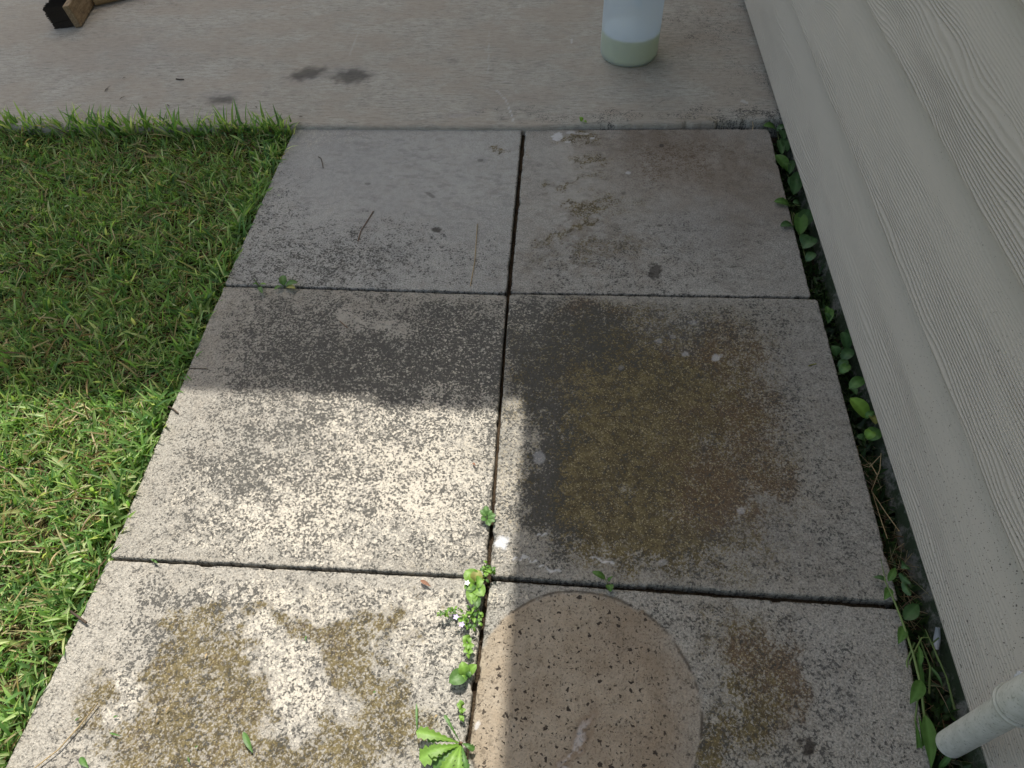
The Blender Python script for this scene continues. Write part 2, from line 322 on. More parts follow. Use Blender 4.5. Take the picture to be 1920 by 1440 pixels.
def stains(key, X, Y, z=0.):
    px, py = chart(X, Y, z); s = STAIN[key]
    n1 = fbm(X, Y, 14, 1); n2 = fbm(X, Y, 14, 5); m1 = fbm(X, Y, 60, 9); m2 = fbm(X, Y, 60, 13)
    k = np.clip((py + 300) / 1000, .35, 1.4)
    wx = px + ((n1 - .5) * 130 + (m1 - .5) * 60) * k; wy = py + ((n2 - .5) * 90 + (m2 - .5) * 36) * k
    f = lambda n: blobs(wx, wy, s.get(n, []))
    dark = s['base'] + f('dark'); olive = f('olive'); rust = f('rust'); white = f('white'); wet = f('wet'); smooth = f('smooth'); blue = f('blue')
    dark = dark + (fbm(X, Y, 26, 20) - .5) * .65 * np.clip(dark * 3, 0, 1)
    olive = olive * (.55 + .9 * fbm(X, Y, 30, 23)); rust = rust * (.4 + 1.2 * fbm(X, Y, 26, 27)); white = white * (.5 + fbm(X, Y, 25, 31)); wet = wet * (.5 + fbm(X, Y, 30, 35))
    dark = dark - .10 * np.clip(olive, 0, 1); dark = 1.12 * dark / (1 + .30 * np.clip(dark, 0, 2))
    if 'patch' in s:
        p = blobs(wx, wy, s['patch']) - blobs(wx, wy, s['hole']) + (fbm(X, Y, 40, 41) - .5) * 1.3
        p = sst(.05, .85, p); olive = olive + p * (.40 + .45 * fbm(X, Y, 50, 44)); white = white * (1 - p); dark = dark * (1 - .6 * p) + p * .05
        rust = rust + p * .30 * sst(.45, .7, fbm(X, Y, 35, 47))
    ns = fbm(X, Y, 160, 50, 3); spot = crisp(px, py, s.get('spot', []), ns)
    if key in 'AB':      # damp film left by scrubbing: small crisp-edged smudges
        reg = blobs(wx, wy, [(1090, 420, 110, 90, 1.), (1180, 480, 220, 50, .6), (1120, 300, 90, 30, .6)] if key == 'B' else [(930, 500, 30, 60, .4)])
        fl = sst(.50, .535, fbm(X * .8 + Y * .3, Y - X * .25, 62, 71, 4) + .10 * (reg - .5)) * np.clip(reg, 0, 1)
        wet = np.maximum(wet, fl * .42); olive = olive + fl * .10
        st_ = sst(.60, .64, fbm(X * .35 + Y * .1, Y, 120, 75, 3)) * sst(.35, .6, fbm(X, Y, 12, 77)); spot = spot + st_ * .16
    if key == 'C': dark = dark - blobs(wx, wy, [(685, 606, 48, 16, .42), (760, 604, 26, 8, .25), (660, 640, 30, 12, .15)])
    if 'spotsoft' in s: spot = spot + 1.15 * sst(.16, .62, blobs(px + (m1 - .5) * 30, py + (m2 - .5) * 12, s['spotsoft'])) * .6
    chalk_glint = crisp(px, py, CHALK[key], ns) * .75
    if key == 'D':      # dried froth lines
        for (x0, y0, x1, y1, hh) in ((963, 1050, 985, 1045, 4), (985, 1047, 1008, 1057, 4), (1012, 1062, 1050, 1074, 3), (1008, 1004, 1024, 1003, 2), (1110, 1046, 1150, 1058, 2)):
            t = np.clip(((px - x0) * (x1 - x0) + (py - y0) * (y1 - y0)) / ((x1 - x0) ** 2 + (y1 - y0) ** 2), 0, 1)
            d = np.hypot(px - x0 - t * (x1 - x0), py - y0 - t * (y1 - y0) + hh * np.sin(t * 9)) + (ns - .5) * 5
            chalk_glint = np.maximum(chalk_glint, .55 * sst(2.6, 1.2, d))
    if key == 'S':
        for (x0, y0, x1, y1, a) in ((930, 168, 950, 190, .35), (950, 190, 964, 230, .45), (917, 60, 915, 140, .14), (672, 60, 655, 105, .12), (1210, 206, 1245, 188, -.5), (195, 173, 205, 163, -.6)):
            t = np.clip(((px - x0) * (x1 - x0) + (py - y0) * (y1 - y0)) / ((x1 - x0) ** 2 + (y1 - y0) ** 2), 0, 1)
            d = np.hypot(px - x0 - t * (x1 - x0), py - y0 - t * (y1 - y0)) + (ns - .5) * 3 + 1.2
            if a > 0: chalk_glint = np.maximum(chalk_glint, a * sst(3.2, 1.0, d))
            else: spot = np.maximum(spot, -a * sst(2.2, .8, d))
    if key == 'F':
        rr = np.hypot((X - CX), (Y - CY)); dd = CR - rr + (fbm(X, Y, 20, 60) - .5) * .006
        inn = sst(-.004, .005, dd + (fbm(X, Y, 130, 61, 3) - .5) * .012)
        dark = dark * (1 - inn) + .02 * inn; white = white * (1 - inn); olive = olive * (1 - inn * .95); rust = rust * (1 - inn * .95)
        inn0 = inn; inn = inn * (1 - .65 * sst(.085, .165, X - CX + (n1 - .5) * .06))
        smooth = np.maximum(smooth, inn * .55); blue = blue * (1 - inn)
        ring = sst(.0030, .0008, np.abs(dd)) * sst(.30, .46, fbm(X, Y, 40, 62)); spot = np.maximum(spot, ring * .85)
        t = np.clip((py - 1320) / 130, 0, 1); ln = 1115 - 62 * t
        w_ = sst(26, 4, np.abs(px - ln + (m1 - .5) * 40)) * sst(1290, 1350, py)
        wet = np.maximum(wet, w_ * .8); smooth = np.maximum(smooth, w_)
        chalk_glint = np.maximum(chalk_glint, .34 * sst(13, 3, np.abs(px - ln + (m1 - .5) * 34)) * sst(1330, 1370, py) * sst(.40, .60, fbm(X, Y, 210, 68, 3)))  # pale glint of the wet streak, painted into the colour
        wet = wet + inn * .45 * sst(-.02, .10, X - (CX + .0) + (n1 - .5) * .2)
        TAN = inn
    else: TAN = None
    c = lambda a: np.clip(a, 0, 1)
    st = np.stack([c(dark), c(olive), c(rust), c(white)], -1); su = np.stack([c(wet), c(spot), c(smooth), c(blue)], -1)
    return st, su, c(chalk_glint), TAN

# ------------------------------------------------------------------ ground
soil = NB('soil'); f1 = soil.noise(30, 5, .65); f2 = soil.noise(260, 4, .7)
cc = soil.mix(soil.ramp(f1, .35, .65), (.035, .024, .016), (.085, .060, .038)); cc = soil.mix(soil.math('MULTIPLY', soil.ramp(f2, .5, .62), .6), cc, (.14, .11, .07))
soil.bump(soil.math('ADD', f2, soil.math('MULTIPLY', f1, 2)), .006); SOIL = soil.fin(cc, .95, .15)
V = [(-60, -60, -.045), (60, -60, -.045), (60, 60, -.045), (-60, 60, -.045)]
tag(mesh_obj('ground', V, [(0, 1, 2, 3)], SOIL, smooth=False), kind='structure')

# lawn soil: uneven sheet that rises to just under the pavers' level
turf = NB('turf'); f1 = turf.noise(45, 5, .7); f2 = turf.noise(500, 3, .7)
cc = turf.mix(turf.ramp(f1, .38, .62), (.030, .024, .012), (.060, .060, .022)); cc = turf.mix(turf.math('MULTIPLY', turf.ramp(f2, .5, .62), .6), cc, (.15, .12, .06))
turf.bump(f2, .004); TURF = turf.fin(cc, .95, .1)
xs = np.concatenate([np.linspace(-30, -3.2, 12), np.linspace(-3, -.632, 120)]); ys = np.concatenate([np.linspace(-30, -2.2, 12), np.linspace(-2, .585, 120)])
X, Y = np.meshgrid(xs, ys, indexing='ij')
def lawn_z(X, Y):
    z = -.026 + (fbm(X, Y, 9, 70) - .5) * .022
    return z - .014 * sst(-.67, -.62, X) + .014 * sst(.50, .575, Y)
Z = lawn_z(X, Y)
def gridF(nx, ny, o=0):
    i = np.arange((nx - 1) * (ny - 1)); a = (i // (ny - 1)) * ny + i % (ny - 1) + o
    return np.stack([a, a + ny, a + ny + 1, a + 1], -1)
tag(mesh_obj('lawn_soil', np.stack([X, Y, Z], -1).reshape(-1, 3), gridF(*X.shape), TURF), kind='structure')

# ------------------------------------------------------------------ patio slab
PATIO = concrete('brushed_patio_concrete', (.475, .454, .400), (.410, .386, .334), streak=True, gran=.7, spk=260)
SZ = .010
fp = np.array([g(x, y, SZ)[:2] for x, y in ((-400, 236), (0, 237), (300, 238), (551, 236), (985, 238), (1110, 233), (1300, 229), (1480, 222))])
fp[0, 0] = -8
xs = np.concatenate([np.linspace(-8, -2.1, 8), np.linspace(-2.0, .664, 560)])
vv = np.concatenate([[0, .002, .005, .009], np.linspace(.014, .85, 170), np.linspace(1.2, 5, 6)])
X = np.repeat(xs[:, None], len(vv), 1); fy = np.interp(xs, fp[:, 0], fp[:, 1]) + (fbm(xs, xs * 0, 40, 80) - .5) * .006 * (1 + 2 * sst(.1, .3, xs))
Y = fy[:, None] + vv[None, :]
Z = SZ - .005 * np.clip(1 - vv / .009, 0, 1)[None, :] ** 2 + (fbm(X, Y, 6, 82) - .5) * .003
st, su, ch, _ = stains('S', X, Y, SZ)
V = np.stack([X, Y, Z], -1).reshape(-1, 3); F = gridF(*X.shape); n0 = len(V); nx, ny = X.shape
V2 = np.stack([xs, fy + .002, np.full_like(xs, -.10)], -1); V = np.concatenate([V, V2])
a = np.arange(nx - 1); F = np.concatenate([F, np.stack([n0 + a, n0 + a + 1, (a + 1) * ny, a * ny], -1)])
pad = lambda A: np.concatenate([A.reshape(n0, -1), np.tile(np.array([[.5, .2, 0, 0]]), (nx, 1)) if A.ndim == 3 else np.zeros((nx, 1))])
tag(mesh_obj('patio', V, F, PATIO, attrs={'stain': pad(st), 'surface': np.concatenate([su.reshape(n0, 4), np.zeros((nx, 4))]), 'chalk_glint': np.concatenate([ch.ravel(), np.zeros(nx)])}), kind='structure')

# ------------------------------------------------------------------ pavers
def ext(a, b, y):      # extend the line a->b to the given y
    t = (y - a[1]) / (b[1] - a[1]); return a + t * (b - a)
P2 = lambda x, y: g(x, y)[:2]
E_tl, E_tr, F_tl, F_tr = P2(200, 1048), P2(911, 1085), P2(918, 1086), P2(1691, 1140)
Q = {'A': [P2(552, 241), P2(979, 241), P2(950, 549), P2(420, 534)],
     'B': [P2(985, 242), P2(1443, 241), P2(1522, 557), P2(957, 548)],
     'C': [P2(418, 537), P2(951, 553), P2(911, 1081), P2(203, 1045)],
     'D': [P2(955, 551), P2(1533, 561), P2(1686, 1129), P2(918, 1081)],
     'E': [E_tl, E_tr, ext(E_tr, P2(869, 1440), -1.225), ext(E_tl, P2(6, 1440), -1.225)],
     'F': [F_tl, F_tr, ext(F_tr, P2(1750, 1440), -1.225), ext(F_tl, P2(875, 1440), -1.225)]}
ZOFF = {'A': 0, 'B': -.001, 'C': .0005, 'D': .001, 'E': -.002, 'F': -.003}
TINT = {'A': ((.392, .388, .366), (.440, .434, .405)), 'B': ((.372, .356, .322), (.418, .404, .368)), 'C': ((.370, .347, .302), (.415, .392, .342)),
        'D': ((.335, .318, .280), (.385, .366, .325)), 'E': ((.400, .376, .328), (.450, .424, .372)), 'F': ((.365, .348, .308), (.405, .388, .346))}
LAB = {'A': 'smooth bluish-grey square paver beside the grass, touching the patio slab', 'B': 'square paver with a damp brown patch, touching the patio slab beside the wall',
       'C': 'square paver speckled black and white, half in shade, beside the grass', 'D': 'square paver covered in olive and rust algae, in the middle of the wall side',
       'E': 'sunlit square paver with yellow-brown mossy patches, nearest the viewer on the grass side', 'F': 'square paver with a round tan pot mark, nearest the viewer on the wall side'}
def paver(key):
    q = Q[key]; k = .008
    lin = np.concatenate([[0, .0015, .004, .007, .010], np.linspace(.014, .986, 290), [.990, .993, .996, .9985, 1]])
    U, W = np.meshgrid(lin, lin, indexing='ij')
    tl, tr, br, bl = [np.array(p) for p in q]
    XY = (tl[None, None] * ((1 - U) * (1 - W))[..., None] + tr * (U * (1 - W))[..., None] + br * (U * W)[..., None] + bl * ((1 - U) * W)[..., None])
    X = XY[..., 0].copy(); Y = XY[..., 1].copy()
    # rounded plan corners
    S = .61; rc = .008
    lx = (U - .5) * S; ly = (W - .5) * S; h = S / 2 - rc
    dx = np.abs(lx) - h; dy = np.abs(ly) - h; m = (dx > 0) & (dy > 0); d = np.hypot(dx, dy); over = m & (d > rc)
    fx = np.where(over, (d - rc) / np.maximum(d, 1e-9), 0)
    X += -np.sign(lx) * np.where(over, dx * fx, 0); Y += np.sign(ly) * np.where(over, dy * fx, 0)
    ed = np.minimum(np.minimum(U, 1 - U), np.minimum(W, 1 - W)) * S
    ed = np.where(m, np.minimum(ed, np.maximum(rc - d, 0)), ed)
    # chipped wobbly edges
    wob = (fbm(X, Y, 45, ord(key)) - .5) * .0045 + (fbm(X, Y, 220, ord(key) + 3, 2) - .5) * .0018
    nearU = np.exp(-np.minimum(U, 1 - U) * S / .004) * np.sign(.5 - U); nearW = np.exp(-np.minimum(W, 1 - W) * S / .004) * np.sign(.5 - W)
    chip = sst(.64, .76, fbm(X, Y, 30, ord(key) + 21, 3))
    wv = np.abs(wob) * .75 + chip * .0018
    X += nearU * wv; Y -= nearW * wv
    r = .0016 + .0028 * fbm(X, Y, 50, ord(key) + 9) + .0035 * chip
    e = np.clip(1 - ed / r, 0, 1); z = -r * (1 - np.sqrt(np.clip(1 - e * e, 0, 1))) * .9
    z = z + (fbm(X, Y, 10, 90) - .5) * .0016 + (fbm(X, Y, 90, 93, 3) - .5) * .0007 + ZOFF[key]
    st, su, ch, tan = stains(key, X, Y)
    if STAIN[key].get('edge'):       # cleaner band along the outer edges
        clean = np.maximum(sst(.11, .0, U * S + (fbm(X, Y, 14, 95) - .5) * .10) if key in 'CE' else 0 * U, sst(.10, .0, (1 - U) * S + (fbm(X, Y, 14, 95) - .5) * .12) if key in 'DF' else 0 * U)
        clean = np.maximum(clean, .8 * sst(.035, .0, W * S + (fbm(X, Y, 18, 97) - .5) * .05)); clean = np.maximum(clean, .6 * sst(.03, .0, (1 - W) * S + (fbm(X, Y, 18, 98) - .5) * .05))
        for c_ in (0, 3): st[..., c_] *= (1 - .8 * clean)
        for c_ in (1, 2): st[..., c_] *= (1 - .75 * clean)
        st[..., 0] = np.maximum(st[..., 0], .12)
    grime = sst(.006, .0, ed) * .35; st[..., 1] = np.maximum(st[..., 1], grime * .6); st[..., 0] = np.maximum(st[..., 0], grime)
    n0 = X.size; N = len(lin)
    V = np.stack([X, Y, z], -1).reshape(-1, 3); F = gridF(N, N)[:, ::-1]
    idx = np.arange(n0).reshape(N, N)
    ring = np.concatenate([idx[:-1, 0], idx[-1, :-1], idx[:0:-1, -1], idx[0, :0:-1]])
    Vs = V[ring].copy(); Vs[:, 2] = -.055; V = np.concatenate([V, Vs]); R = len(ring); a = np.arange(R); b = (a + 1) % R
    F = np.concatenate([F, np.stack([ring[a], n0 + a, n0 + b, ring[b]], -1)[:, ::-1]])
    ex = lambda A, v: np.concatenate([A.reshape(n0, -1), np.tile(np.array([v], float), (R, 1))])
    tn = tan if tan is not None else np.zeros_like(X)
    ca, cb = TINT[key]
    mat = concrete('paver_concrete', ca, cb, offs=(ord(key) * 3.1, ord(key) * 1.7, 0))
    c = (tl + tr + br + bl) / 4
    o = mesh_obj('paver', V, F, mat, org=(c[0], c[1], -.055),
                 attrs={'stain': ex(st, [.35, .25, 0, 0]), 'surface': ex(su, [0, 0, 0, 0]), 'chalk_glint': np.concatenate([ch.ravel(), np.zeros(R)]), 'disc': np.concatenate([tn.ravel(), np.zeros(R)])})
    tag(o, LAB[key], 'paver', 'square concrete pavers laid in two columns')
for k_ in 'ABCDEF': paver(k_)

xs = np.linspace(-.598, .596, 200); ys = np.linspace(-1.2, .625, 300); X, Y = np.meshgrid(xs, ys, indexing='ij')
tag(mesh_obj('bedding_soil', np.stack([X, Y, -.015 + (fbm(X, Y, 60, 151) - .5) * .008], -1).reshape(-1, 3), gridF(*X.shape), SOIL), kind='structure')

# ------------------------------------------------------------------ house
def wallx(y): return .6305 - .006 * y
Y0, Y1 = -3.2, 5.2
house = empty('house', (wallx(0), 0, -.05), 'house wall clad in beige wood-grain lap siding, with concrete base and roof eaves', 'house')
def siding_mat():
    m = NB('embossed_siding_paint'); ph = m.attr('grain'); am = m.attr('relief')
    sn = m.math('SINE', m.math('MULTIPLY', ph.outputs['Fac'], 6.2832))
    ridge = m.math('POWER', m.math('MULTIPLY', m.math('ADD', sn, 1.), .5), 1.7)
    h = m.math('MULTIPLY', ridge, am.outputs['Fac'])
    fib = m.noise(1, 4, .6, m.co((60, 25, 700)))
    h = m.math('ADD', h, m.math('MULTIPLY', fib, .12))
    m.bump(h, .0015, .9)
    low = m.noise(5, 4, .6); c = m.mix(low, (.425, .395, .348), (.465, .434, .386))
    c = m.mix(m.math('MULTIPLY', m.math('SUBTRACT', 1., ridge), m.math('MULTIPLY', am.outputs['Fac'], .10)), c, (.30, .275, .24))
    fine = m.noise(900, 2, .5); c = m.mix(m.ramp(fine, .3, .7, 0, .09), c, (.30, .28, .25))
    sp = m.attr('grime'); s1 = m.noise(260, 2, .5); e = m.math('ADD', s1, m.math('MULTIPLY', sp.outputs['Fac'], .12))
    c = m.mix(m.math('MULTIPLY', m.ramp(e, .79, .81), .85), c, (.05, .045, .04))
    s2 = m.noise(420, 1, .5, m.co(loc=(5, 5, 5))); e = m.math('ADD', s2, m.math('MULTIPLY', sp.outputs['Fac'], .10))
    c = m.mix(m.math('MULTIPLY', m.ramp(e, .79, .81), .7), c, (.06, .05, .045))
    return m.fin(c, .62, .3)
SID = siding_mat()
BZ = [.050, .245, .437, .632]        # lower lips of the first boards
while BZ[-1] < 3.35: BZ.append(BZ[-1] + .193)
KN = {1: [(.62, .10, .09, .030, 2.6), (-.35, .15, .3, .03, 1.5), (1.25, .10, .12, .04, 2.)], 2: [(.45, .10, .18, .045, 2.8), (-.1, .05, .2, .03, 1.6), (1., .05, .3, .03, 1.5)], 0: [(.15, .12, .3, .03, 1.0), (.9, .11, .15, .03, 1.3), (-.6, .1, .3, .03, .9)], 3: [(.2, .1, .3, .05, 2.5)]}
for i, z0 in enumerate(BZ):
    H = (BZ[i + 1] if i + 1 < len(BZ) else z0 + .193) - z0 + .014
    near = i < 5
    ys = np.concatenate([np.linspace(Y0, -1.3, 20), np.linspace(-1.28, 1.7, 500 if near else 40), np.linspace(1.75, Y1, 30)])
    zs = np.concatenate([[0, .0006, .0015, .003], np.linspace(.005, H, 70 if near else 8)])
    Yg, Zg = np.meshgrid(ys, zs, indexing='ij')
    lip = .003 * (1 - np.sqrt(np.clip(1 - np.clip(1 - Zg / .003, 0, 1) ** 2, 0, 1)))
    Xg = wallx(Yg) + .025 * Zg / .193 + lip
    so_ = i * 11.3
    fld = Zg / (.0058 if i < 2 else .0054) + (fbm(Yg * .14, Zg * .8, 14, 100 + i, 3) - .5) * (7 if i < 2 else 10) + (fbm(Yg * .5, Zg * 2.4, 20, 120 + i, 2) - .5) * 1.6 + 1.2 * np.sin(Yg * 2.4 + so_)
    for (ky, kz, a, b, amp) in KN.get(i, [(RNG.uniform(-1, 1.5), .1, .2, .04, 2.)]):
        fld += amp * 1.9 * np.exp(-((Yg - ky) / a) ** 2 - ((Zg - kz) / b) ** 2)
    rel = sst(.30, .62, fbm(Yg * .35, Zg * 2.2, 9, 140 + i, 3) + .10 * np.cos(Zg / .19 * 6.28))
    rel = (.38 + .52 * rel) * (1 - .82 * sst(.085, .14, Zg)) * sst(0, .006, Zg)
    gri = np.clip(sst(.5, -.7, Yg) * (1 - i * .18), 0, 1)
    n0 = Yg.size; V = np.stack([Xg, Yg, Zg + z0], -1).reshape(-1, 3); F = gridF(*Yg.shape)[:, ::-1]
    ny = len(zs); nx = len(ys)
    back = np.stack([wallx(ys) + .025, ys, np.full_like(ys, z0)], -1); V = np.concatenate([V, back]); a = np.arange(nx - 1)
    F = np.concatenate([F, np.stack([a * ny, (a + 1) * ny, n0 + a + 1, n0 + a], -1)[:, ::-1]])
    e0 = np.zeros(nx)
    o = mesh_obj('siding_board', V, F, SID, house, attrs={'grain': np.concatenate([fld.ravel(), e0]), 'relief': np.concatenate([rel.ravel(), e0]), 'grime': np.concatenate([gri.ravel(), e0])})
fm = NB('mossy_foundation_concrete'); f1 = fm.noise(26, 5, .65); f2 = fm.noise(300, 3, .7); gm = fm.noise(22, 5, .7)
cc = fm.mix(fm.ramp(f1, .35, .65), (.15, .155, .13), (.24, .235, .205)); cc = fm.mix(fm.ramp(gm, .40, .54), cc, (.045, .064, .034)); cc = fm.mix(fm.math('MULTIPLY', fm.ramp(f2, .52, .62), .5), cc, (.05, .05, .04))
fm.bump(fm.math('ADD', f2, fm.math('MULTIPLY', f1, 2.)), .003); FND = fm.fin(cc, .92, .2)
ys = np.linspace(Y0, Y1, 600); zs = np.linspace(-.12, .3, 40); Yg, Zg = np.meshgrid(ys, zs, indexing='ij')
Xg = wallx(Yg) + .036 + (fbm(Yg, Zg, 20, 160) - .5) * .008 - .012 * sst(.0, -.06, Zg)
mesh_obj('foundation', np.stack([Xg, Yg, Zg], -1).reshape(-1, 3), gridF(*Yg.shape)[:, ::-1], FND, house)
WALLIN = simple('wall_core', (.3, .28, .25), .8); TRIM = simple('painted_trim', (.50, .48, .44), .55, .05); SOFF = simple('soffit_paint', (.55, .53, .49), .6, .05)
SHIN = simple('roof_shingle', (.10, .09, .085), .9, .3, 60, .002)
V, F = boxVF(.672, Y0, -.1, .80, Y1, 3.85); mesh_obj('wall_core', V, F, WALLIN, house, smooth=False)
HZ = 3.6
hx = lambda x, y, z: (x + SUN.x / SUN.z * z, y + SUN.y / SUN.z * z)     # point of the roof edge whose shadow falls on (x, y)
ex_, _ = hx(.038, -.272, HZ); _, ey_ = hx(.038, -.272, HZ + .16)
V, F = boxVF(ex_ + .02, Y0 - .2, HZ + .0, .80, ey_ - .0, HZ + .02); mesh_obj('soffit', V, F, SOFF, house, smooth=False)
V, F = boxVF(ex_, Y0 - .2, HZ - .0, ex_ + .018, ey_ + .02, HZ + .159); mesh_obj('fascia', V, F, TRIM, house, smooth=False)
# house roof over the side wall
V = [(ex_ - .006, Y0 - .25, HZ + .163), (3.2, Y0 - .25, HZ + 1.1), (3.2, Y1 + .2, HZ + 1.1), (ex_ - .006, Y1 + .2, HZ + .163)]; V += [(x, y, z + .03) for x, y, z in V]
mesh_obj('roof', V, [(0, 3, 2, 1), (4, 5, 6, 7), (0, 1, 5, 4), (1, 2, 6, 5), (2, 3, 7, 6), (3, 0, 4, 7)], SHIN, house, smooth=False)
porch = empty('porch_roof', (-2, ey_ + 2, HZ), 'porch roof over the concrete patio, joining the house eave', 'porch roof')
PX, PY = -2.6, 3.75
V, F = boxVF(PX, ey_ + .018, HZ + .003, .66, PY, HZ + .023); mesh_obj('ceiling', V, F, SOFF, porch, smooth=False)
V, F = boxVF(PX - .05, ey_ + .002, HZ + .003, ex_ - .010, ey_ + .016, HZ + .15); mesh_obj('fascia', V, F, TRIM, porch, smooth=False)
sx, _ = hx(-.235, 0, HZ + .1)
V, F = boxVF(sx, ey_ - .026, HZ + .02, ex_ - .045, ey_ + .0, HZ + .157); mesh_obj('gutter_end', V, F, TRIM, porch, smooth=False)
V, F = boxVF(PX - .1, ey_ + .0, HZ + .152, ex_ - .010, PY + .2, HZ + .160); mesh_obj('roof_deck', V, F, SHIN, porch, smooth=False)
for px_, py_ in ((PX, ey_ + .1), (PX, PY - .2)):
    V, F = boxVF(px_, py_, SZ, px_ + .1, py_ + .1, HZ); mesh_obj('post', V, F, TRIM, porch, smooth=False)

# ------------------------------------------------------------------ lawn grass (stuff)
def blades(N, xr, yr, zf, Lr, Wr, tilt, cols, seed, keep=None, seg=3, cup=.25):
    r = np.random.default_rng(seed)
    bx = r.uniform(*xr, N); by = r.uniform(*yr, N)
    cl = fbm(bx, by, 26, seed % 50, 3)
    k = r.random(N) < (.45 + 1.1 * (cl - .3))
    if keep is not None: k &= keep(bx, by)
    bx, by, cl = bx[k], by[k], cl[k]; n = len(bx)
    L = r.uniform(*Lr, n) * (.65 + .7 * cl); W = r.uniform(*Wr, n)
    az = r.uniform(0, 2 * np.pi, n) + (fbm(bx, by, 12, 7, 2) - .5) * 3
    t0 = np.radians(r.uniform(tilt[0], tilt[1], n)); bend = np.radians(r.uniform(5, 60, n))
    roll = r.uniform(-.9, .9, n)
    P = np.stack([bx, by, zf(bx, by)], -1); pts = []; d = None
    hz = np.stack([np.cos(az), np.sin(az), 0 * az], -1); sd = np.stack([-np.sin(az), np.cos(az), 0 * az], -1)
    wp = [.75, 1., .8, 0.] if seg == 3 else [.8, 1., .95, .7, 0.]
    for i in range(seg + 1):
        th = t0 + bend * i / seg; dr = hz * np.sin(th)[:, None] + np.array([0, 0, 1.]) * np.cos(th)[:, None]
        nn = hz * -np.cos(th)[:, None] + np.array([0, 0, 1.]) * np.sin(th)[:, None]
        s_ = sd * np.cos(roll)[:, None] + nn * np.sin(roll)[:, None]
        if i: P = P + dr * (L / seg)[:, None]
        pts.append((P, s_, nn, wp[i]))
    Vl = []
    for i, (P, s_, nn, w_) in enumerate(pts):
        if i < seg: Vl += [P - s_ * (W * w_ / 2)[:, None], P + nn * 0 - nn * (W * cup * w_)[:, None], P + s_ * (W * w_ / 2)[:, None]]
        else: Vl.append(P)
    k = len(Vl); V = np.stack(Vl, 1).reshape(-1, 3); V[:, 2] = np.maximum(V[:, 2], -.035)
    Fq = []; base = np.arange(n) * k
    for i in range(seg - 1):
        o = 3 * i
        Fq += [np.stack([base + o, base + o + 1, base + o + 4, base + o + 3], -1), np.stack([base + o + 1, base + o + 2, base + o + 5, base + o + 4], -1)]
    o = 3 * (seg - 1)
    T = [np.stack([base + o, base + o + 1, base + k - 1, base + k - 1], -1), np.stack([base + o + 1, base + o + 2, base + k - 1, base + k - 1], -1)]
    c = np.asarray(cols)[r.choice(len(cols), n)] * r.uniform(.85, 1.4, (n, 1)) * (1 + r.uniform(-.08, .08, (n, 3)))
    C = np.repeat(c, k, 0); C = np.concatenate([C, np.ones((len(C), 1))], 1)
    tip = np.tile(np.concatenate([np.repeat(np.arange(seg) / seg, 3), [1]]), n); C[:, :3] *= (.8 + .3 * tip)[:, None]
    return V, np.concatenate(Fq), np.concatenate(T)[:, :3], C
def leaf_mat(name, rough=.45, trans=.35, tint=None, vein=False):
    m = NB(name)
    if tint is None: c = m.attr('tint').outputs['Color']
    else:
        c = m.mix(m.noise(90, 3), tuple(x * .75 for x in tint), tuple(x * 1.3 for x in tint))
        if vein:
            vf = m.attr('vein').outputs['Fac']; c = m.mix(m.math('MULTIPLY', vf, .55), c, tuple(min(1, x * 1.9 + .02) for x in tint))
        m.bump(m.noise(260, 3), .0006, .6)
    m.fin(c, rough, .4)
    t = m.n('ShaderNodeBsdfTranslucent'); m.L(c, t.inputs['Color']) if isinstance(c, bpy.types.NodeSocket) else None
    x = m.mix(1., c, (1.25, 1.25, .6), 'MULTIPLY'); m.L(x, t.inputs['Color'])
    ms = m.n('ShaderNodeMixShader'); ms.inputs[0].default_value = trans
    m.L(m.b.outputs[0], ms.inputs[1]); m.L(t.outputs[0], ms.inputs[2]); m.L(ms.outputs[0], m.out.inputs['Surface'])
    return m.m
GRASS = leaf_mat('grass_blades', .38, .45)
def lawn_edge(y):
    return np.interp(y, [-1.225, -.609, -.606, .008, .6], [Q['E'][3][0], Q['E'][0][0], Q['C'][3][0], Q['A'][3][0], Q['A'][0][0]])
kin = lambda x, y: x < lawn_edge(y) - .004
gc = [(.122, .245, .068), (.175, .32, .085), (.095, .205, .062), (.23, .38, .11), (.145, .27, .09), (.31, .45, .16), (.26, .40, .13), (.48, .56, .28)]
dead = [(.55, .48, .30), (.34, .27, .13), (.24, .17, .08), (.42, .36, .20), (.18, .12, .06), (.30, .26, .10)]
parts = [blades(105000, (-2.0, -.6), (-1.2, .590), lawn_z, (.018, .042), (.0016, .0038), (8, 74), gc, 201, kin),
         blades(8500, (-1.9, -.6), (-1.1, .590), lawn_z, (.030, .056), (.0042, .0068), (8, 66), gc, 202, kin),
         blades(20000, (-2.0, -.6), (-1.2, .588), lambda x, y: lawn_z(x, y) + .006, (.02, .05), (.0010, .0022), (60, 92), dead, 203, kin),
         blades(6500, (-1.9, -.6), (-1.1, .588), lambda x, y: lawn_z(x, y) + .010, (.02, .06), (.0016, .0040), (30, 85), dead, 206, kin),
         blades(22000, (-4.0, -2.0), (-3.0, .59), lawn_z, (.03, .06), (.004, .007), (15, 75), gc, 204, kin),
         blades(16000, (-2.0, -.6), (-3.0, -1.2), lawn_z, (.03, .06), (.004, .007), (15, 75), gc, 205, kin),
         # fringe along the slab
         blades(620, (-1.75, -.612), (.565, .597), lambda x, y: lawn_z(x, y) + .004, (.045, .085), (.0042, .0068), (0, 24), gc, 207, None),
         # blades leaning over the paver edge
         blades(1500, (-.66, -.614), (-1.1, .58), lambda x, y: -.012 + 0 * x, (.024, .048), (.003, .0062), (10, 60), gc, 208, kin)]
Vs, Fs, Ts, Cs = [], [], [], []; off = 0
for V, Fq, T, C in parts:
    Vs.append(V); Fs.append(Fq + off); Ts.append(T + off); Cs.append(C); off += len(V)
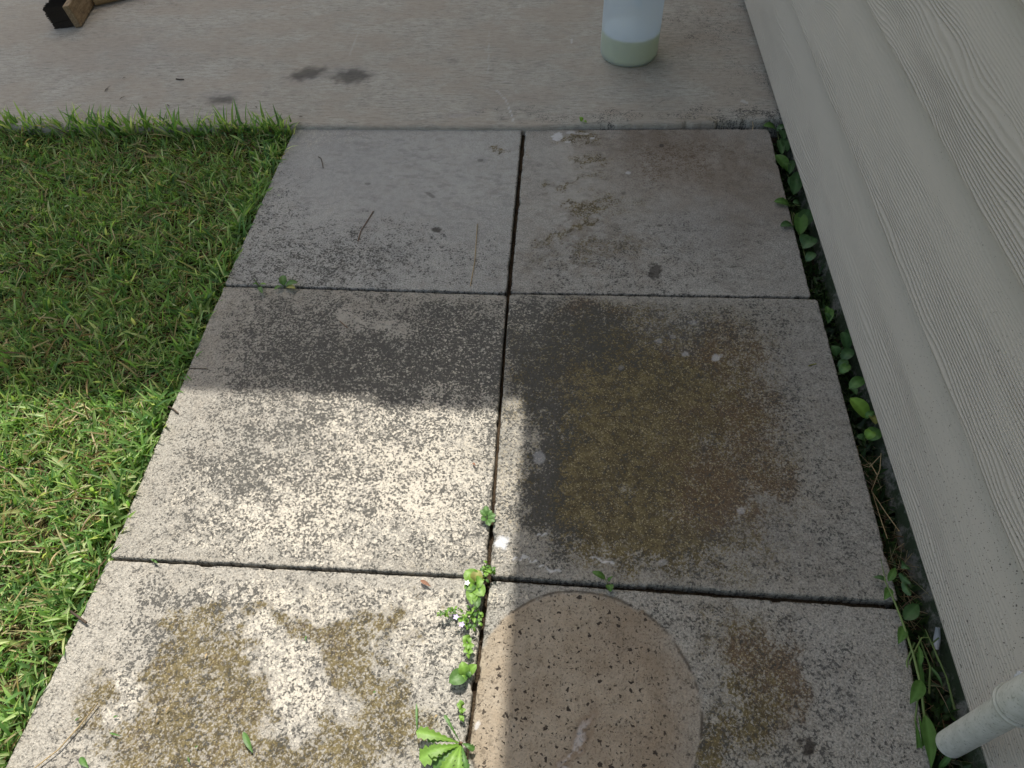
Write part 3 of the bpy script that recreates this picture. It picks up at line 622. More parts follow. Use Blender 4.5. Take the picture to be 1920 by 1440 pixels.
V = np.concatenate(Vs); Fq = np.concatenate(Fs); T = np.concatenate(Ts); C = np.concatenate(Cs)
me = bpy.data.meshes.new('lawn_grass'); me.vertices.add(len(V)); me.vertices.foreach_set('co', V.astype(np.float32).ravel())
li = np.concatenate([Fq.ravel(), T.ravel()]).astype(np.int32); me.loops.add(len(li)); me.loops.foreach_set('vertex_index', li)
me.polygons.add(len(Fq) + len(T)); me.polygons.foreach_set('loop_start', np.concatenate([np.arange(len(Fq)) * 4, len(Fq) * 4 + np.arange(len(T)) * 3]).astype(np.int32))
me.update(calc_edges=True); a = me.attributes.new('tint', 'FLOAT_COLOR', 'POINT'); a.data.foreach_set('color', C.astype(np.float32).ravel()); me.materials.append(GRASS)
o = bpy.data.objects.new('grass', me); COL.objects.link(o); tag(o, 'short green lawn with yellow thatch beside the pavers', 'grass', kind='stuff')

# ------------------------------------------------------------------ leaves and weeds
LM = {'fresh': leaf_mat('fresh_leaf', .45, .3, (.16, .30, .045), True), 'mid': leaf_mat('mid_leaf', .45, .3, (.075, .165, .036), True),
      'deep': leaf_mat('deep_leaf', .45, .22, (.046, .105, .034), True), 'yellow': leaf_mat('yellowing_leaf', .5, .3, (.26, .26, .07), True),
      'stem': simple('green_stem', (.14, .20, .06), .5), 'brown': simple('brown_stem', (.16, .09, .055), .7), 'straw': simple('dry_straw', (.36, .27, .14), .7),
      'petal': simple('lilac_petal', (.62, .52, .80), .6), 'petalw': simple('white_petal', (.8, .78, .85), .6), 'dryleaf': simple('dry_rust_leaf', (.22, .11, .065), .7), 'twig': simple('dark_twig', (.07, .05, .035), .8)}
def leafVF(b, t, wd, shape='oval', lift=.0, cup=.18, teeth=0, up=None):
    b = Vector(b); t = Vector(t); ax = t - b; L = ax.length; ax.normalize()
    nrm = Vector(up) if up is not None else Vector((0, 0, 1)); sd = ax.cross(nrm).normalized(); nrm = sd.cross(ax).normalized()
    n = 14 if teeth else 9; V = []; F = []; vein = []
    for i in range(n + 1):
        s = i / n
        if shape == 'oval': w_ = math.sin(math.pi * min(1, s * .96 + .02)) ** .62
        elif shape == 'lance': w_ = math.sin(math.pi * s ** .75) ** .9
        elif shape == 'spoon': w_ = .16 + (.9 * math.sin(math.pi * max(0, (s - .35) / .65)) ** .6 if s > .35 else 0)
        elif shape == 'rosette': w_ = .10 + .9 * (s ** 1.25) * (1 if s < .86 else max(0, (1 - s) / .14) ** .5)
        if s in (0, 1) and shape != 'spoon': w_ = .03
        if teeth and 0 < i < n: w_ *= 1.15 if i % 2 else .72
        p = b + ax * (L * s) + nrm * (lift * math.sin(math.pi * s))
        for j in range(5):
            u = (j - 2) / 2; V.append(p + sd * (u * wd / 2 * w_) + nrm * (cup * wd * abs(u) * w_ * .6 + random.uniform(-.0002, .0002)))
            vein.append(1. if j == 2 else (.0 if (i % 2) else .3))
    for i in range(n):
        for j in range(4): a = i * 5 + j; F.append((a, a + 1, a + 6, a + 5))
    return [tuple(v) for v in V], F, vein
def leaf(root, bpx, tpx, wd, mat='mid', z0=.004, z1=.012, shape='oval', lift=.004, teeth=0, name='leaf', cup=.18):
    b = g(*bpx, z0); t = g(*tpx, z1); V, F, ve = leafVF(b, t, wd, shape, lift, cup, teeth)
    return mesh_obj(name, V, F, LM[mat], root, attrs={'vein': ve})
def stem(root, pts, r, mat='stem', name='stem'):
    V, F = tube(pts, r, 8); return mesh_obj(name, V, F, LM[mat], root)
def plant(px, py, z, name, label, cat='weed', group=None):
    return empty(name, tuple(g(px, py, z)), label, cat, group)

# weed in the joint between the two grass-side pavers
p = plant(533, 540, -.005, 'small_weed', 'small weed with three leaves in the joint behind the black-and-white speckled paver', 'weed')
for b, t, wd, mt in (((532, 536), (531, 516), .017, 'mid'), ((535, 536), (558, 530), .016, 'mid'), ((536, 539), (554, 541), .012, 'yellow'), ((530, 538), (514, 543), .010, 'mid')):
    leaf(p, b, t, wd, mt)
stem(p, [g(533, 541, -.01), g(533, 538, .004), g(532, 534, .010)], .0009)
p = plant(486, 539, -.005, 'sprout', 'tiny sprout in the joint between weed and grass, with two narrow leaves', 'weed')
for b, t, wd, mt in (((484, 536), (474, 532), .007, 'mid'), ((486, 538), (492, 550), .009, 'mid'), ((487, 536), (499, 533), .006, 'fresh')): leaf(p, b, t, wd, mt)
stem(p, [g(486, 540, -.01), g(484, 533, .006), g(476, 522, .014)], .0007)
# clover-like weed in the centre joint
p = plant(913, 985, -.005, 'clover_weed', 'small round-leafed weed in the sunlit centre joint beside the white spot', 'weed')
for b, t in (((912, 968), (901, 956)), ((912, 966), (911, 948)), ((914, 966), (922, 957)), ((914, 970), (930, 966)), ((915, 972), (928, 978)), ((911, 972), (902, 975)), ((914, 975), (918, 986))):
    leaf(p, b, t, .010, 'mid', .008, .011, lift=.001)
stem(p, [g(913, 990, -.01), g(913, 975, .006), g(912, 955, .010)], .0008)
# large broad leaf weed at the crossing
p = plant(888, 1092, -.006, 'broadleaf_weed', 'bright green broad-leafed weed at the crossing of the nearest joints', 'weed')
for b, t, wd, mt in (((893, 1092), (872, 1070), .024, 'fresh'), ((892, 1094), (897, 1068), .019, 'yellow'), ((893, 1096), (907, 1090), .020, 'fresh'), ((890, 1098), (870, 1103), .018, 'fresh'), ((892, 1100), (907, 1118), .020, 'fresh'),
                     ((888, 1104), (880, 1128), .017, 'fresh'), ((894, 1108), (905, 1106), .014, 'mid'), ((886, 1096), (878, 1112), .016, 'mid'), ((890, 1112), (884, 1134), .015, 'fresh'), ((892, 1118), (896, 1140), .013, 'mid')):
    leaf(p, b, t, wd, mt, .012, .020, lift=.004)
stem(p, [g(888, 1110, -.01), g(890, 1100, .008), g(892, 1090, .016)], .0013)
# narrow leaf weeds
def narrow(root, x, y, n, rx, ry, L, wd, z=(.006, .022), mat='fresh'):
    for i in range(n):
        a = random.uniform(0, 2 * math.pi); r = random.random() ** .5
        cx = x + rx * r * math.cos(a); cy = y + ry * r * math.sin(a); b = random.uniform(0, 2 * math.pi)
        leaf(root, (cx, cy), (cx + L * math.cos(b), cy + L * math.sin(b)), wd, random.choice([mat, 'mid', mat]), random.uniform(*z), random.uniform(*z), 'lance', .002)
p = plant(914, 1082, -.006, 'sprig_weed', 'upright sprig of narrow leaves at the crossing of the nearest joints', 'weed'); narrow(p, 912, 1073, 26, 12, 18, 9, .0045)
stem(p, [g(912, 1090, -.01), g(913, 1078, .01), g(908, 1058, .02)], .0008)
p = plant(884, 1165, -.006, 'flowering_weed', 'sprawling weed with lilac flowers and tiny leaves in the sunlit joint', 'weed')
narrow(p, 885, 1158, 46, 17, 20, 10, .0045); narrow(p, 850, 1148, 24, 20, 8, 8, .0035); narrow(p, 829, 1152, 8, 8, 4, 7, .003); narrow(p, 868, 1165, 10, 10, 7, 8, .004)
stem(p, [g(884, 1172, -.01), g(878, 1160, .012), g(855, 1150, .018), g(820, 1153, .014)], .0008); stem(p, [g(884, 1172, -.01), g(886, 1150, .014), g(880, 1138, .02)], .0009)
for (x, y, mt) in ((855, 1157, 'petal'), (876, 1093, 'petalw'), (866, 1171, 'petal')):
    c = Vector(g(x, y, .024)); V = []; F = []
    for k in range(5):
        a = k * 2 * math.pi / 5; i0 = len(V); dr = Vector((math.cos(a), math.sin(a), .25)); sd = Vector((-math.sin(a), math.cos(a), 0))
        V += [tuple(c), tuple(c + dr * .0025 + sd * .0016), tuple(c + dr * .0048), tuple(c + dr * .0025 - sd * .0016)]; F.append((i0, i0 + 1, i0 + 2, i0 + 3))
    mesh_obj('flower', V, F, LM[mt], p)
p = plant(878, 1215, -.006, 'joint_weed', 'stack of small round leaves in the centre joint beside the pot mark', 'weed')
for b, t, wd in (((876, 1202), (868, 1193), .015), ((878, 1206), (884, 1196), .011), ((875, 1212), (867, 1211), .010), ((879, 1214), (890, 1211), .010), ((878, 1222), (868, 1222), .009), ((880, 1224), (888, 1222), .010), ((879, 1232), (874, 1227), .008), ((880, 1208), (877, 1218), .009)):
    leaf(p, b, t, wd, 'fresh', .006, .014)
stem(p, [g(878, 1235, -.01), g(878, 1215, .006), g(877, 1198, .012)], .0009)
p = plant(873, 1272, -.006, 'plantain_weed', 'weed with one long dark oval leaf lying over the joint by the pot mark', 'weed')
for b, t, wd, mt, z in (((876, 1263), (842, 1280), .023, 'mid', .012), ((874, 1270), (866, 1240), .016, 'fresh', .016), ((878, 1264), (894, 1246), .014, 'fresh', .016), ((876, 1262), (874, 1246), .010, 'fresh', .012), ((878, 1270), (884, 1258), .008, 'mid', .012), ((874, 1266), (860, 1272), .012, 'fresh', .008)):
    leaf(p, b, t, wd, mt, .005, z)
stem(p, [g(876, 1280, -.01), g(876, 1268, .004), g(877, 1262, .008)], .0011)
p = plant(868, 1330, -.006, 'tiny_weed', 'tiny two-leafed weed low in the joint above the toothed rosette', 'weed')
for b, t, wd in (((866, 1325), (856, 1320), .011), ((866, 1324), (862, 1312), .009), ((868, 1334), (874, 1330), .007), ((866, 1344), (863, 1351), .007), ((866, 1336), (860, 1330), .006), ((867, 1352), (870, 1343), .006)): leaf(p, b, t, wd, 'fresh', .003, .009)
stem(p, [g(866, 1355, -.01), g(867, 1335, .003), g(866, 1322, .007)], .0008)
p = plant(862, 1394, -.004, 'dandelion_rosette', 'rosette of toothed dandelion-like leaves sprawling from the joint at the bottom edge', 'weed')
for b, t, wd, mt, z in (((861, 1393), (780, 1372), .020, 'fresh', .018), ((861, 1392), (800, 1385), .013, 'mid', .010), ((862, 1391), (833, 1340), .007, 'mid', .016), ((860, 1396), (786, 1424), .030, 'fresh', .014), ((862, 1398), (802, 1412), .020, 'fresh', .02),
                        ((864, 1397), (832, 1450), .022, 'fresh', .014), ((866, 1394), (890, 1406), .011, 'mid', .008), ((864, 1398), (858, 1456), .018, 'fresh', .016), ((866, 1399), (876, 1450), .014, 'mid', .012), ((862, 1398), (812, 1440), .018, 'mid', .008)):
    leaf(p, b, t, wd, mt, .005, z, 'rosette', .006, teeth=1)
stem(p, [g(862, 1405, -.01), g(863, 1396, .004), g(864, 1392, .006)], .0025, 'brown')
p = plant(1143, 1104, -.006, 'sprout', 'lone sprout with two leaves in the joint above the round pot mark', 'weed')
leaf(p, (1141, 1096), (1145, 1110), .012, 'mid', .006, .012); leaf(p, (1135, 1086), (1110, 1072), .010, 'mid', .014, .022); leaf(p, (1140, 1090), (1150, 1080), .005, 'mid', .012, .020, 'lance')
stem(p, [g(1146, 1108, -.01), g(1141, 1096, .006), g(1134, 1085, .015), g(1116, 1074, .02)], .0007)
p = plant(1091, 232, .0, 'sprout', 'tiny lime sprout at the edge of the patio slab', 'weed')
leaf(p, (1090, 228), (1087, 219), .012, 'fresh', .010, .02); leaf(p, (1092, 229), (1100, 230), .009, 'fresh', .010, .014)
p = plant(290, 1055, -.004, 'sprout', 'tiny green shoot in the joint near the grass, in full sun', 'weed')
leaf(p, (288, 1052), (282, 1048), .004, 'mid', 0, .006, 'lance'); leaf(p, (290, 1053), (297, 1057), .004, 'mid', 0, .004, 'lance')

# leafy plants in the gap along the wall: (cx, cy, length px, width m, angle deg, shade)
GAPL = [
 ('leafy weed hugging the wall at the corner of the patio slab', [((1455, 243), (1431, 236), .032, 'mid'), ((1462, 240), (1470, 262), .024, 'deep'), ((1456, 246), (1474, 236), .022, 'deep'), ((1466, 258), (1476, 284), .026, 'deep'), ((1460, 262), (1466, 290), .022, 'deep')]),
 ('pair of oval leaves and a pointed leaf in the shaded gap beside the damp paver', [((1474, 318), (1455, 290), .036, 'mid'), ((1478, 322), (1470, 306), .024, 'mid'), ((1488, 365), (1496, 322), .036, 'deep'), ((1482, 350), (1492, 332), .03, 'deep'), ((1486, 300), (1480, 326), .02, 'deep')]),
 ('weed reaching two rounded leaves over the edge of the damp paver', [((1481, 386), (1451, 378), .030, 'mid'), ((1488, 424), (1463, 424), .026, 'deep'), ((1500, 386), (1486, 380), .022, 'deep'), ((1502, 430), (1516, 392), .040, 'deep'), ((1500, 440), (1500, 398), .036, 'mid'), ((1505, 466), (1530, 446), .034, 'deep'), ((1504, 458), (1514, 440), .028, 'deep'), ((1512, 490), (1528, 474), .024, 'deep')]),
 ('low upright weed in the gap where two wall-side pavers meet', [((1552, 602), (1550, 574), .016, 'mid'), ((1552, 606), (1560, 578), .014, 'mid'), ((1556, 604), (1546, 586), .012, 'deep')]),
 ('cluster of dark rounded leaves against the siding beside the algae paver', [((1588, 656), (1580, 622), .026, 'deep'), ((1588, 636), (1592, 616), .02, 'deep'), ((1578, 676), (1598, 654), .026, 'deep'), ((1568, 668), (1560, 648), .024, 'deep'), ((1574, 700), (1594, 684), .022, 'mid'), ((1572, 690), (1590, 676), .02, 'deep')]),
 ('single bluish-green oval leaf in the gap above the yellow-green one', [((1592, 728), (1622, 710), .026, 'mid'), ((1594, 730), (1606, 740), .014, 'deep')]),
 ('yellow-green oval leaf with a browning neighbour in the wall gap', [((1626, 785), (1594, 746), .036, 'fresh'), ((1630, 778), (1642, 796), .018, 'yellow'), ((1622, 784), (1640, 772), .014, 'mid')]),
 ('short broad leaf pressed against the siding in the wall gap', [((1626, 824), (1650, 806), .030, 'mid'), ((1624, 822), (1638, 806), .022, 'fresh'), ((1622, 828), (1606, 818), .018, 'deep')]),
]
for lab, ls in GAPL:
    bx, by = ls[0][0]; p = plant(bx, by, -.04, 'gap_weed', lab, 'weed', 'leafy weeds in the gap along the wall')
    for b, t, wd, mt in ls:
        leaf(p, b, t, wd * .85, mt, -.006, .004, 'oval', .005)
        bb = g(*b, -.006); stem(p, [(p.location.x, p.location.y, -.045), ((bb[0] + p.location.x) / 2, (bb[1] + p.location.y) / 2, -.02), tuple(bb)], .0009)
# ground cover and dead grass in the wall gap
r_ = np.random.default_rng(5)
def gapz(x, y): return -.040 + 0 * x
gp_parts = [blades(4200, (.612, .654), (-1.15, .60), gapz, (.010, .030), (.003, .009), (20, 80), [(.035, .075, .022), (.05, .10, .03), (.03, .055, .02)], 301),
            blades(800, (.608, .650), (-1.15, -.30), lambda x, y: gapz(x, y) + .006, (.02, .055), (.0006, .0014), (50, 95), [(.28, .22, .13), (.16, .11, .06), (.35, .30, .19)], 302)]
Vs, Fs, Cs = [], [], []; off = 0
for V, Fq, T, C in gp_parts:
    Vs.append(V); Fs += (Fq + off).tolist() + (T + off).tolist(); Cs.append(C); off += len(V)
V = np.concatenate(Vs)
tag(mesh_obj('ground_cover', V, Fs, GRASS, attrs={'tint': np.concatenate(Cs)}), 'dark seedlings and dead grass in the gap between pavers and wall', 'ground cover', kind='stuff')
# trailing vine
p = plant(1735, 1390, -.03, 'trailing_vine', 'long green stem with narrow leaves trailing up the wall-side paver edge', 'weed')
stem(p, [g(1738, 1400, -.02), g(1728, 1290, .004), g(1712, 1225, .012), g(1690, 1160, .018), g(1672, 1115, .022), g(1660, 1090, .026), g(1651, 1046, .034)], [.002, .0019, .0018, .0016, .0013, .001, .0004])
for b, t, wd, mt in (((1665, 1090), (1679, 1064), .011, 'mid'), ((1662, 1088), (1636, 1082), .008, 'deep'), ((1668, 1102), (1658, 1125), .013, 'mid'), ((1695, 1162), (1722, 1132), .020, 'deep'), ((1694, 1174), (1684, 1208), .014, 'mid'), ((1728, 1276), (1706, 1320), .018, 'mid'),
                     ((1724, 1250), (1722, 1208), .008, 'mid'), ((1735, 1340), (1746, 1440), .018, 'mid'), ((1744, 1250), (1768, 1290), .005, 'deep'), ((1700, 1060), (1690, 1066), .016, 'deep'), ((1692, 1108), (1706, 1104), .022, 'deep'), ((1690, 1090), (1700, 1082), .02, 'deep')):
    leaf(p, b, t, wd, mt, .012, .014, 'lance')
tf = plant(1752, 1216, -.03, 'grass_tuft', 'tuft of arching thin grass stems beside the foundation', 'grass tuft')
for pts in ([(1700, 1290), (1706, 1240), (1728, 1196), (1742, 1195)], [(1742, 1300), (1744, 1250), (1722, 1192)], [(1790, 1330), (1775, 1270), (1755, 1225), (1735, 1180)], [(1706, 1330), (1700, 1240), (1715, 1205)], [(1760, 1240), (1748, 1206), (1760, 1196)], [(1730, 1420), (1716, 1350), (1722, 1300)]):
    z = [-.03, .0, .012, .006][:len(pts)]; stem(tf, [g(x, y, zz) for (x, y), zz in zip(pts, z)], [.0016, .0013, .0010, .0006][:len(pts)])
for b, t in (((1724, 1440), (1716, 1350)), ((1738, 1440), (1722, 1340)), ((1760, 1440), (1790, 1400)), ((1728, 1300), (1718, 1220))): leaf(tf, b, t, .008, 'mid', -.02, .01, 'lance')
tf = plant(1636, 890, -.03, 'grass_tuft', 'small dry grass tuft in the wall gap beside the algae paver', 'grass tuft')
for pts in ([(1622, 872), (1632, 868), (1644, 890)], [(1634, 920), (1650, 880), (1652, 850)], [(1634, 920), (1660, 960), (1686, 996)], [(1634, 918), (1652, 975), (1664, 1010)], [(1612, 870), (1630, 876), (1650, 855)]):
    stem(tf, [g(x, y, zz) for (x, y), zz in zip(pts, (-.02, -.002, -.008))], .0006, 'straw')

# ------------------------------------------------------------------ fallen bits
def bit(name, label, cat, pts, r, mat, z=.0016, group=None):
    P = [Vector(g(x, y, z)) for x, y in pts]; c = P[0]; V, F = tube(P, r, 6)
    o = mesh_obj(name, V, F, LM[mat], org=tuple(c)); return tag(o, label, cat, group)
bit('dry_straw', 'curved dark grass stem lying on the smooth bluish-grey paver', 'stem', [(700, 396), (690, 412), (676, 434), (671, 452)], .0011, 'brown')
bit('dry_straw', 'pale thin straw lying near the centre joint on the smooth bluish-grey paver', 'straw', [(895, 420), (893, 450), (890, 490), (882, 536)], .0008, 'straw')
bit('twig', 'short hooked twig on the smooth paver near the patio slab', 'twig', [(597, 294), (602, 297), (606, 315)], .0010, 'twig')
bit('twig', 'short brown twig on the pale patch of the black-and-white speckled paver', 'twig', [(637, 602), (644, 608), (652, 615)], .0010, 'brown')
bit('twig', 'dark twig lying on the patio near the tips of the grass', 'twig', [(330, 148), (338, 149), (345, 149)], .0016, 'twig', .012)
bit('dry_straw', 'thin stem lying flat beside the joint, reaching out of the grass in the shade', 'stem', [(352, 690), (370, 691), (390, 692)], .0007, 'twig')
bit('dry_straw', 'long straw arching across the corner of the mossy sunlit paver', 'stem', [(65, 1440), (110, 1405), (150, 1360), (184, 1318)], .0010, 'straw', .004)
bit('twig', 'small dark strip imitating a blade shadow at the grass edge of the sunlit speckled paver', 'twig', [(316, 762), (326, 768), (334, 775)], .0015, 'twig', .003)  # thin dark tube laid where a grass blade's shadow falls
bit('twig', 'dark strip imitating a blade shadow cast from the lawn over the mossy paver', 'twig', [(132, 1146), (146, 1156), (162, 1168)], .0019, 'twig', .004)  # cast shadow of a blade tip, modelled as a dark tube
bit('twig', 'bent stem hooked over the paver joint at the edge of the lawn', 'twig', [(160, 1097), (184, 1086), (186, 1062), (200, 1048)], .0009, 'brown', .006)
bit('dry_straw', 'fine pale thread lying by the wall at the patio edge', 'straw', [(1411, 228), (1412, 236), (1411, 244)], .0007, 'straw', .012)
bit('grass_clipping', 'green leaf sliver on the algae paver close to its wall edge', 'clipping', [(1516, 686), (1522, 684), (1530, 682)], .0012, 'yellow')
def lbit(label, b, t, wd, mat, z=.003, shape='lance', name='leaf_fragment', cat='leaf'):
    B = g(*b, z); V, F, ve = leafVF(B, g(*t, z + .001), wd, shape, .002); o = mesh_obj(name, V, F, LM[mat], org=tuple(B), attrs={'vein': ve}); tag(o, label, cat)
lbit('rust-red dry leaf on the mossy paver, left of the broad-leafed weed', (788, 1088), (808, 1100), .006, 'dryleaf')
lbit('green leaf blade lying on the mossy sunlit paver', (456, 1372), (474, 1412), .008, 'mid')
lbit('blue-green grass blade lying at the bottom edge of the mossy paver', (150, 1420), (166, 1440), .008, 'mid')
lbit('thin green blade standing left of the toothed rosette', (781, 1318), (782, 1372), .0035, 'mid')
lbit('orange-brown leaf crumb on the sunlit speckled paver by the centre joint', (886, 868), (892, 874), .004, 'dryleaf')
clp = [(388, 1225, 385, 1234), (212, 1345, 222, 1342), (205, 1374, 226, 1380), (293, 1355, 297, 1345), (574, 1192, 573, 1202), (366, 1402, 372, 1398), (310, 1335, 318, 1325), (140, 1352, 150, 1345), (704, 1296, 700, 1300), (820, 1340, 814, 1346), (356, 1430, 352, 1418)]
for i, (x0, y0, x1, y1) in enumerate(clp):
    B = g(x0, y0, .002); V, F, ve = leafVF(B, g(x1, y1, .004), .0026, 'lance', .001)
    tag(mesh_obj('grass_clipping', V, F, LM['mid' if i % 3 else 'straw'], org=tuple(B), attrs={'vein': ve}), 'tiny grass clipping scattered on the mossy patches of the sunlit paver', 'clipping', 'clippings scattered on the mossy sunlit paver')
# dark clippings on the patio in the shade
for i, (x0, y0, x1, y1) in enumerate([(196, 172, 204, 163), (224, 186, 236, 180), (160, 222, 178, 220), (186, 214, 160, 216), (230, 147, 236, 145), (312, 196, 318, 199), (560, 219, 568, 219), (478, 200, 482, 202), (558, 232, 566, 231)]):
    B = g(x0, y0, .012); V, F, ve = leafVF(B, g(x1, y1, .014), .004, 'lance', .001)
    tag(mesh_obj('dry_clipping', V, F, LM['twig'], org=tuple(B), attrs={'vein': ve}), 'dark dry grass clipping on the patio by the lawn edge', 'clipping', 'dark clippings on the patio by the lawn')

# ------------------------------------------------------------------ drain pipe
PVC = NB('weathered_pvc'); f1 = PVC.noise(60, 4, .6); f2 = PVC.noise(260, 3, .6)
cc = PVC.mix(PVC.ramp(f1, .35, .7), (.54, .54, .50), (.45, .455, .41)); cc = PVC.mix(PVC.math('MULTIPLY', PVC.ramp(f2, .56, .68), .55), cc, (.16, .17, .13)); PVC.bump(f2, .0004); PVC = PVC.fin(cc, .5, .4)
a_ = Vector(g(1781, 1395, .030)); b_ = Vector(gx(1912, 1318, .585))
pipe = empty('drain_pipe', tuple(a_), 'white plastic drain pipe with an elbow, in front of the siding', 'drain pipe')
R0 = .0164; d_ = (b_ - a_).normalized()
V, F = tube([a_, a_ + (b_ - a_) * .5, b_], R0, 36, False)
n_ = len(V); V2, F2 = tube([b_, a_ + (b_ - a_) * .5, a_ - d_ * .0], R0 - .003, 36, False)
F = F + [tuple(i + n_ for i in f) for f in F2]; nn = len(V2) - 36
F += [(k, n_ + nn + (36 - k) % 36, n_ + nn + (36 - k - 1) % 36, (k + 1) % 36) for k in range(36)] if False else []
V = V + V2
# annular end
ra = [a_ - d_ * .0005]
o = mesh_obj('pipe', V, F, PVC, pipe)
ax = d_.cross(Vector((0, 0, 1))).normalized(); bx_ = ax.cross(d_).normalized(); V = []; F = []
for k in range(36):
    th = 2 * math.pi * k / 36; u = ax * math.cos(th) + bx_ * math.sin(th); V += [tuple(a_ + u * R0), tuple(a_ + u * (R0 - .003))]
F = [(2 * k, (2 * k + 2) % 72, (2 * k + 3) % 72, 2 * k + 1) for k in range(36)]; mesh_obj('pipe_rim', V, F, PVC, pipe)
# elbow bending up to a riser
c0 = b_ - d_ * .008; up = Vector((0, 0, 1)); pts = [c0, b_]; cn = b_ + d_ * .030
for i in range(1, 11):
    t = i / 10; pts.append(b_ * (1 - t) ** 2 + cn * 2 * t * (1 - t) + (cn + up * .035) * t * t)
pts.append(cn + up * .06); V, F = tube(pts, R0 + .0042, 40); mesh_obj('elbow', V, F, PVC, pipe)
V, F = tube([c0 - d_ * .003, c0 - d_ * .0015, c0 + d_ * .004, c0 + d_ * .006], [R0 + .0035, R0 + .0062, R0 + .0062, R0 + .0044], 40); mesh_obj('collar', V, F, PVC, pipe)
V, F = tube([c0 - d_ * .011, c0 - d_ * .0095, c0 - d_ * .007, c0 - d_ * .005], [R0 + .0005, R0 + .0022, R0 + .0022, R0 + .001], 40); mesh_obj('collar', V, F, PVC, pipe)
V, F = tube([cn + up * .058, cn + up * .9], R0, 36); mesh_obj('riser', V, F, PVC, pipe)
# sealant lump on the siding above the elbow
SEAL = simple('pale_sealant', (.50, .52, .55), .45, .1, 200, .001)
c = Vector(gx(1916, 1274, .624)); V = []; F = []
for i in range(9):
    for k in range(14):
        ph = math.pi * i / 8; th = 2 * math.pi * k / 14; rr = 1 + .25 * math.sin(3 * th + i) + random.uniform(-.12, .12)
        V.append((c.x + .006 * math.cos(ph) * rr, c.y + .010 * math.sin(ph) * math.cos(th) * rr, c.z + .008 * math.sin(ph) * math.sin(th) * rr))
for i in range(8):
    for k in range(14): F.append((i * 14 + k, i * 14 + (k + 1) % 14, (i + 1) * 14 + (k + 1) % 14, (i + 1) * 14 + k))
mesh_obj('sealant', V, F, SEAL, pipe)
# white plastic scrap by the foundation
c = Vector(g(1753, 1200, -.02)); V, F = tube([c + Vector((.0, -.012, -.004)), c + Vector((.002, .0, .002)), c + Vector((.003, .014, .012))], [.0035, .005, .003], 10)
tag(mesh_obj('plastic_scrap', V, F, SEAL, org=tuple(c)), 'pale tube-shaped plastic scrap stuck in the gap near the foundation', 'scrap')

# ------------------------------------------------------------------ jug
jl, jr = g(1123, 88, SZ), g(1230, 88, SZ); JR = float(np.linalg.norm(jr - jl)) / 2 * .985; jf = g(1176, 130, SZ)
jc = (float((jl[0] + jr[0]) / 2) + .001, float(jf[1]) + JR, SZ + .0005)
jug = empty('plastic_jug', jc, 'translucent white plastic jug with a little yellowish liquid, standing on the patio', 'jug')
PL = NB('milky_polyethylene'); PL.b.inputs['Transmission Weight'].default_value = 0
tr = PL.n('ShaderNodeBsdfTranslucent'); tr.inputs[0].default_value = (.70, .78, .86, 1); tp = PL.n('ShaderNodeBsdfTransparent'); tp.inputs[0].default_value = (.92, .96, .95, 1)
PL.fin((.62, .68, .76), .38, .45); s1 = PL.n('ShaderNodeMixShader'); s1.inputs[0].default_value = .45; PL.L(PL.b.outputs[0], s1.inputs[1]); PL.L(tr.outputs[0], s1.inputs[2])
s2 = PL.n('ShaderNodeMixShader'); s2.inputs[0].default_value = .40; PL.L(s1.outputs[0], s2.inputs[1]); PL.L(tp.outputs[0], s2.inputs[2]); PL.L(s2.outputs[0], PL.out.inputs['Surface'])
prof = [(0, .004), (JR * .55, .003), (JR * .86, 0), (JR * .94, .003), (JR * .985, .010), (JR, .022), (JR, .12), (JR * .995, .17), (JR * 1.0, .19), (JR * .97, .205), (JR * .86, .225), (JR * .6, .25), (JR * .36, .268), (.026, .275), (.024, .300)]
V, F = lathe(prof, jc); mesh_obj('body', V, F, PL.m, jug)
LQ = NB('yellowish_liquid'); LQ.fin((.97, .94, .52), .25, .4); tr = LQ.n('ShaderNodeBsdfTranslucent'); tr.inputs[0].default_value = (.93, .94, .66, 1); s1 = LQ.n('ShaderNodeMixShader'); s1.inputs[0].default_value = .6
LQ.L(LQ.b.outputs[0], s1.inputs[1]); LQ.L(tr.outputs[0], s1.inputs[2]); LQ.L(s1.outputs[0], LQ.out.inputs['Surface'])
ri = JR - .0022
V, F = lathe([(0, .006), (ri * .86, .003), (ri * .975, .011), (ri, .022), (ri, .072), (ri * .985, .0735), (0, .0732)], jc); lo_ = mesh_obj('liquid', V, F, LQ.m, jug)
SURF = simple('milky_surface', (.74, .78, .80), .4, .03, bump=0); lo_.data.materials.append(SURF)
for pl_ in lo_.data.polygons:
    if pl_.normal.z > .7 and pl_.center.z > .05: pl_.material_index = 1
CAPM = simple('blue_cap', (.05, .12, .32), .4); V, F = lathe([(.028, .284), (.0285, .308), (.026, .311), (0, .311)], jc, 40); mesh_obj('cap', V, F, CAPM, jug)
hp = [(jc[0] + .02 , jc[1] + JR * .55, jc[2] + .255), (jc[0] + .02, jc[1] + JR * 1.1, jc[2] + .262), (jc[0] + .02, jc[1] + JR * 1.35, jc[2] + .22), (jc[0] + .02, jc[1] + JR * 1.3, jc[2] + .13), (jc[0] + .02, jc[1] + JR * .93, jc[2] + .10)]
V, F = tube(hp, .011, 16); mesh_obj('handle', V, F, PL.m, jug)

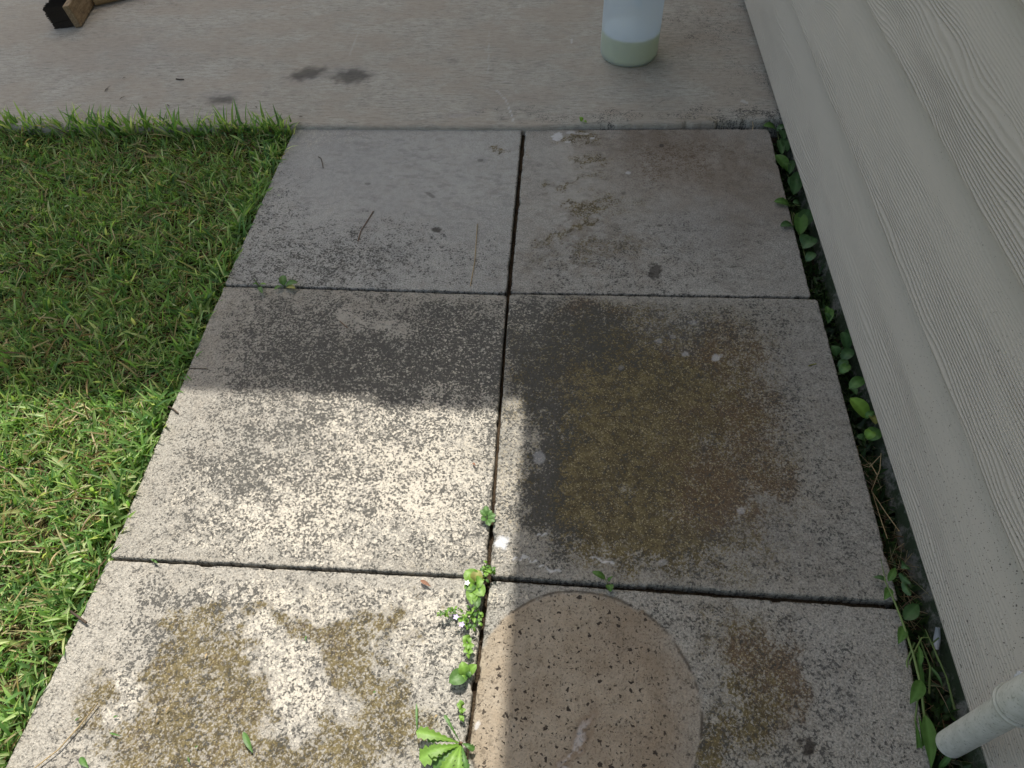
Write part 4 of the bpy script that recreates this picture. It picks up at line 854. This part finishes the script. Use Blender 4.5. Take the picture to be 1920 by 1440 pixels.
# ------------------------------------------------------------------ push broom on its side
WOOD = NB('broom_wood'); wf = WOOD.noise(3, 5, .6, WOOD.co((60, 6, 60))); wf2 = WOOD.noise(60, 4)
cc = WOOD.mix(WOOD.ramp(wf, .35, .65), (.30, .22, .13), (.20, .135, .075)); cc = WOOD.mix(WOOD.math('MULTIPLY', WOOD.ramp(wf2, .55, .7), .6), cc, (.08, .06, .045)); WOOD.bump(wf, .001); WOOD = WOOD.fin(cc, .8, .2)
HND = NB('pale_wood_handle'); wf = HND.noise(3, 5, .6, HND.co((6, 60, 60))); HND.bump(wf, .0006); HND = HND.fin(HND.mix(wf, (.42, .31, .17), (.30, .20, .10)), .6, .3)
b0 = g(148, 53, SZ)
bro = empty('push_broom', (b0[0], b0[1], SZ), 'push broom lying on its side at the far edge of the patio', 'broom')
bw, bh, bl_ = .021, .066, .46
Rz = Matrix.Rotation(math.radians(9), 3, 'Z'); Rt = Matrix.Rotation(math.radians(-7), 3, 'Y')
def bt(v): q = Rz @ (Rt @ Vector(v)); return (b0[0] + q.x, b0[1] + q.y, SZ + .002 + q.z)
V, F = boxVF(-bw / 2, 0, .0, bw / 2, bl_, bh); V = [bt(v) for v in V]; o = mesh_obj('block', V, F, WOOD, bro, smooth=False); bevel(o, .003, 3)
BR = NB('dark_bristles'); BR = BR.fin(BR.mix(BR.noise(200, 2), (.018, .013, .010), (.045, .032, .022)), .7, .3)
V = []; F = []; r_ = random.Random(3)
for i in range(7000):
    y = .008 + r_.random() * (bl_ - .016); z = .004 + r_.random() * (bh - .006); L = .066 + r_.uniform(-.004, .003); s = .0011
    dy = r_.gauss(0, .002); dz = r_.gauss(0, .002) + (z - bh / 2) * .1
    p0 = Vector((-bw / 2 + .001, y, z)); p1 = p0 + Vector((-L, dy, dz)); n0 = len(V)
    for p in (p0, p1):
        for q in ((0, s, 0), (0, -s * .5, s * .87), (0, -s * .5, -s * .87)): V.append(bt(p + Vector(q)))
    F += [(n0, n0 + 1, n0 + 4, n0 + 3), (n0 + 1, n0 + 2, n0 + 5, n0 + 4), (n0 + 2, n0, n0 + 3, n0 + 5), (n0 + 3, n0 + 4, n0 + 5)]
mesh_obj('bristles', V, F, BR, bro, smooth=False)
h0 = Vector(bt((bw / 2 - .004, bl_ * .5, bh * .5))); h1 = Vector(g(240, 2, SZ + .012)); hd = (h1 - Vector(g(178, 6, SZ + .012))).normalized()
hs = Vector(g(176, 3, SZ + .0135)); V, F = tube([hs, hs + Vector((1.0, .60, .0)).normalized() * 1.3], .0125, 20); mesh_obj('handle', V, F, HND, bro)
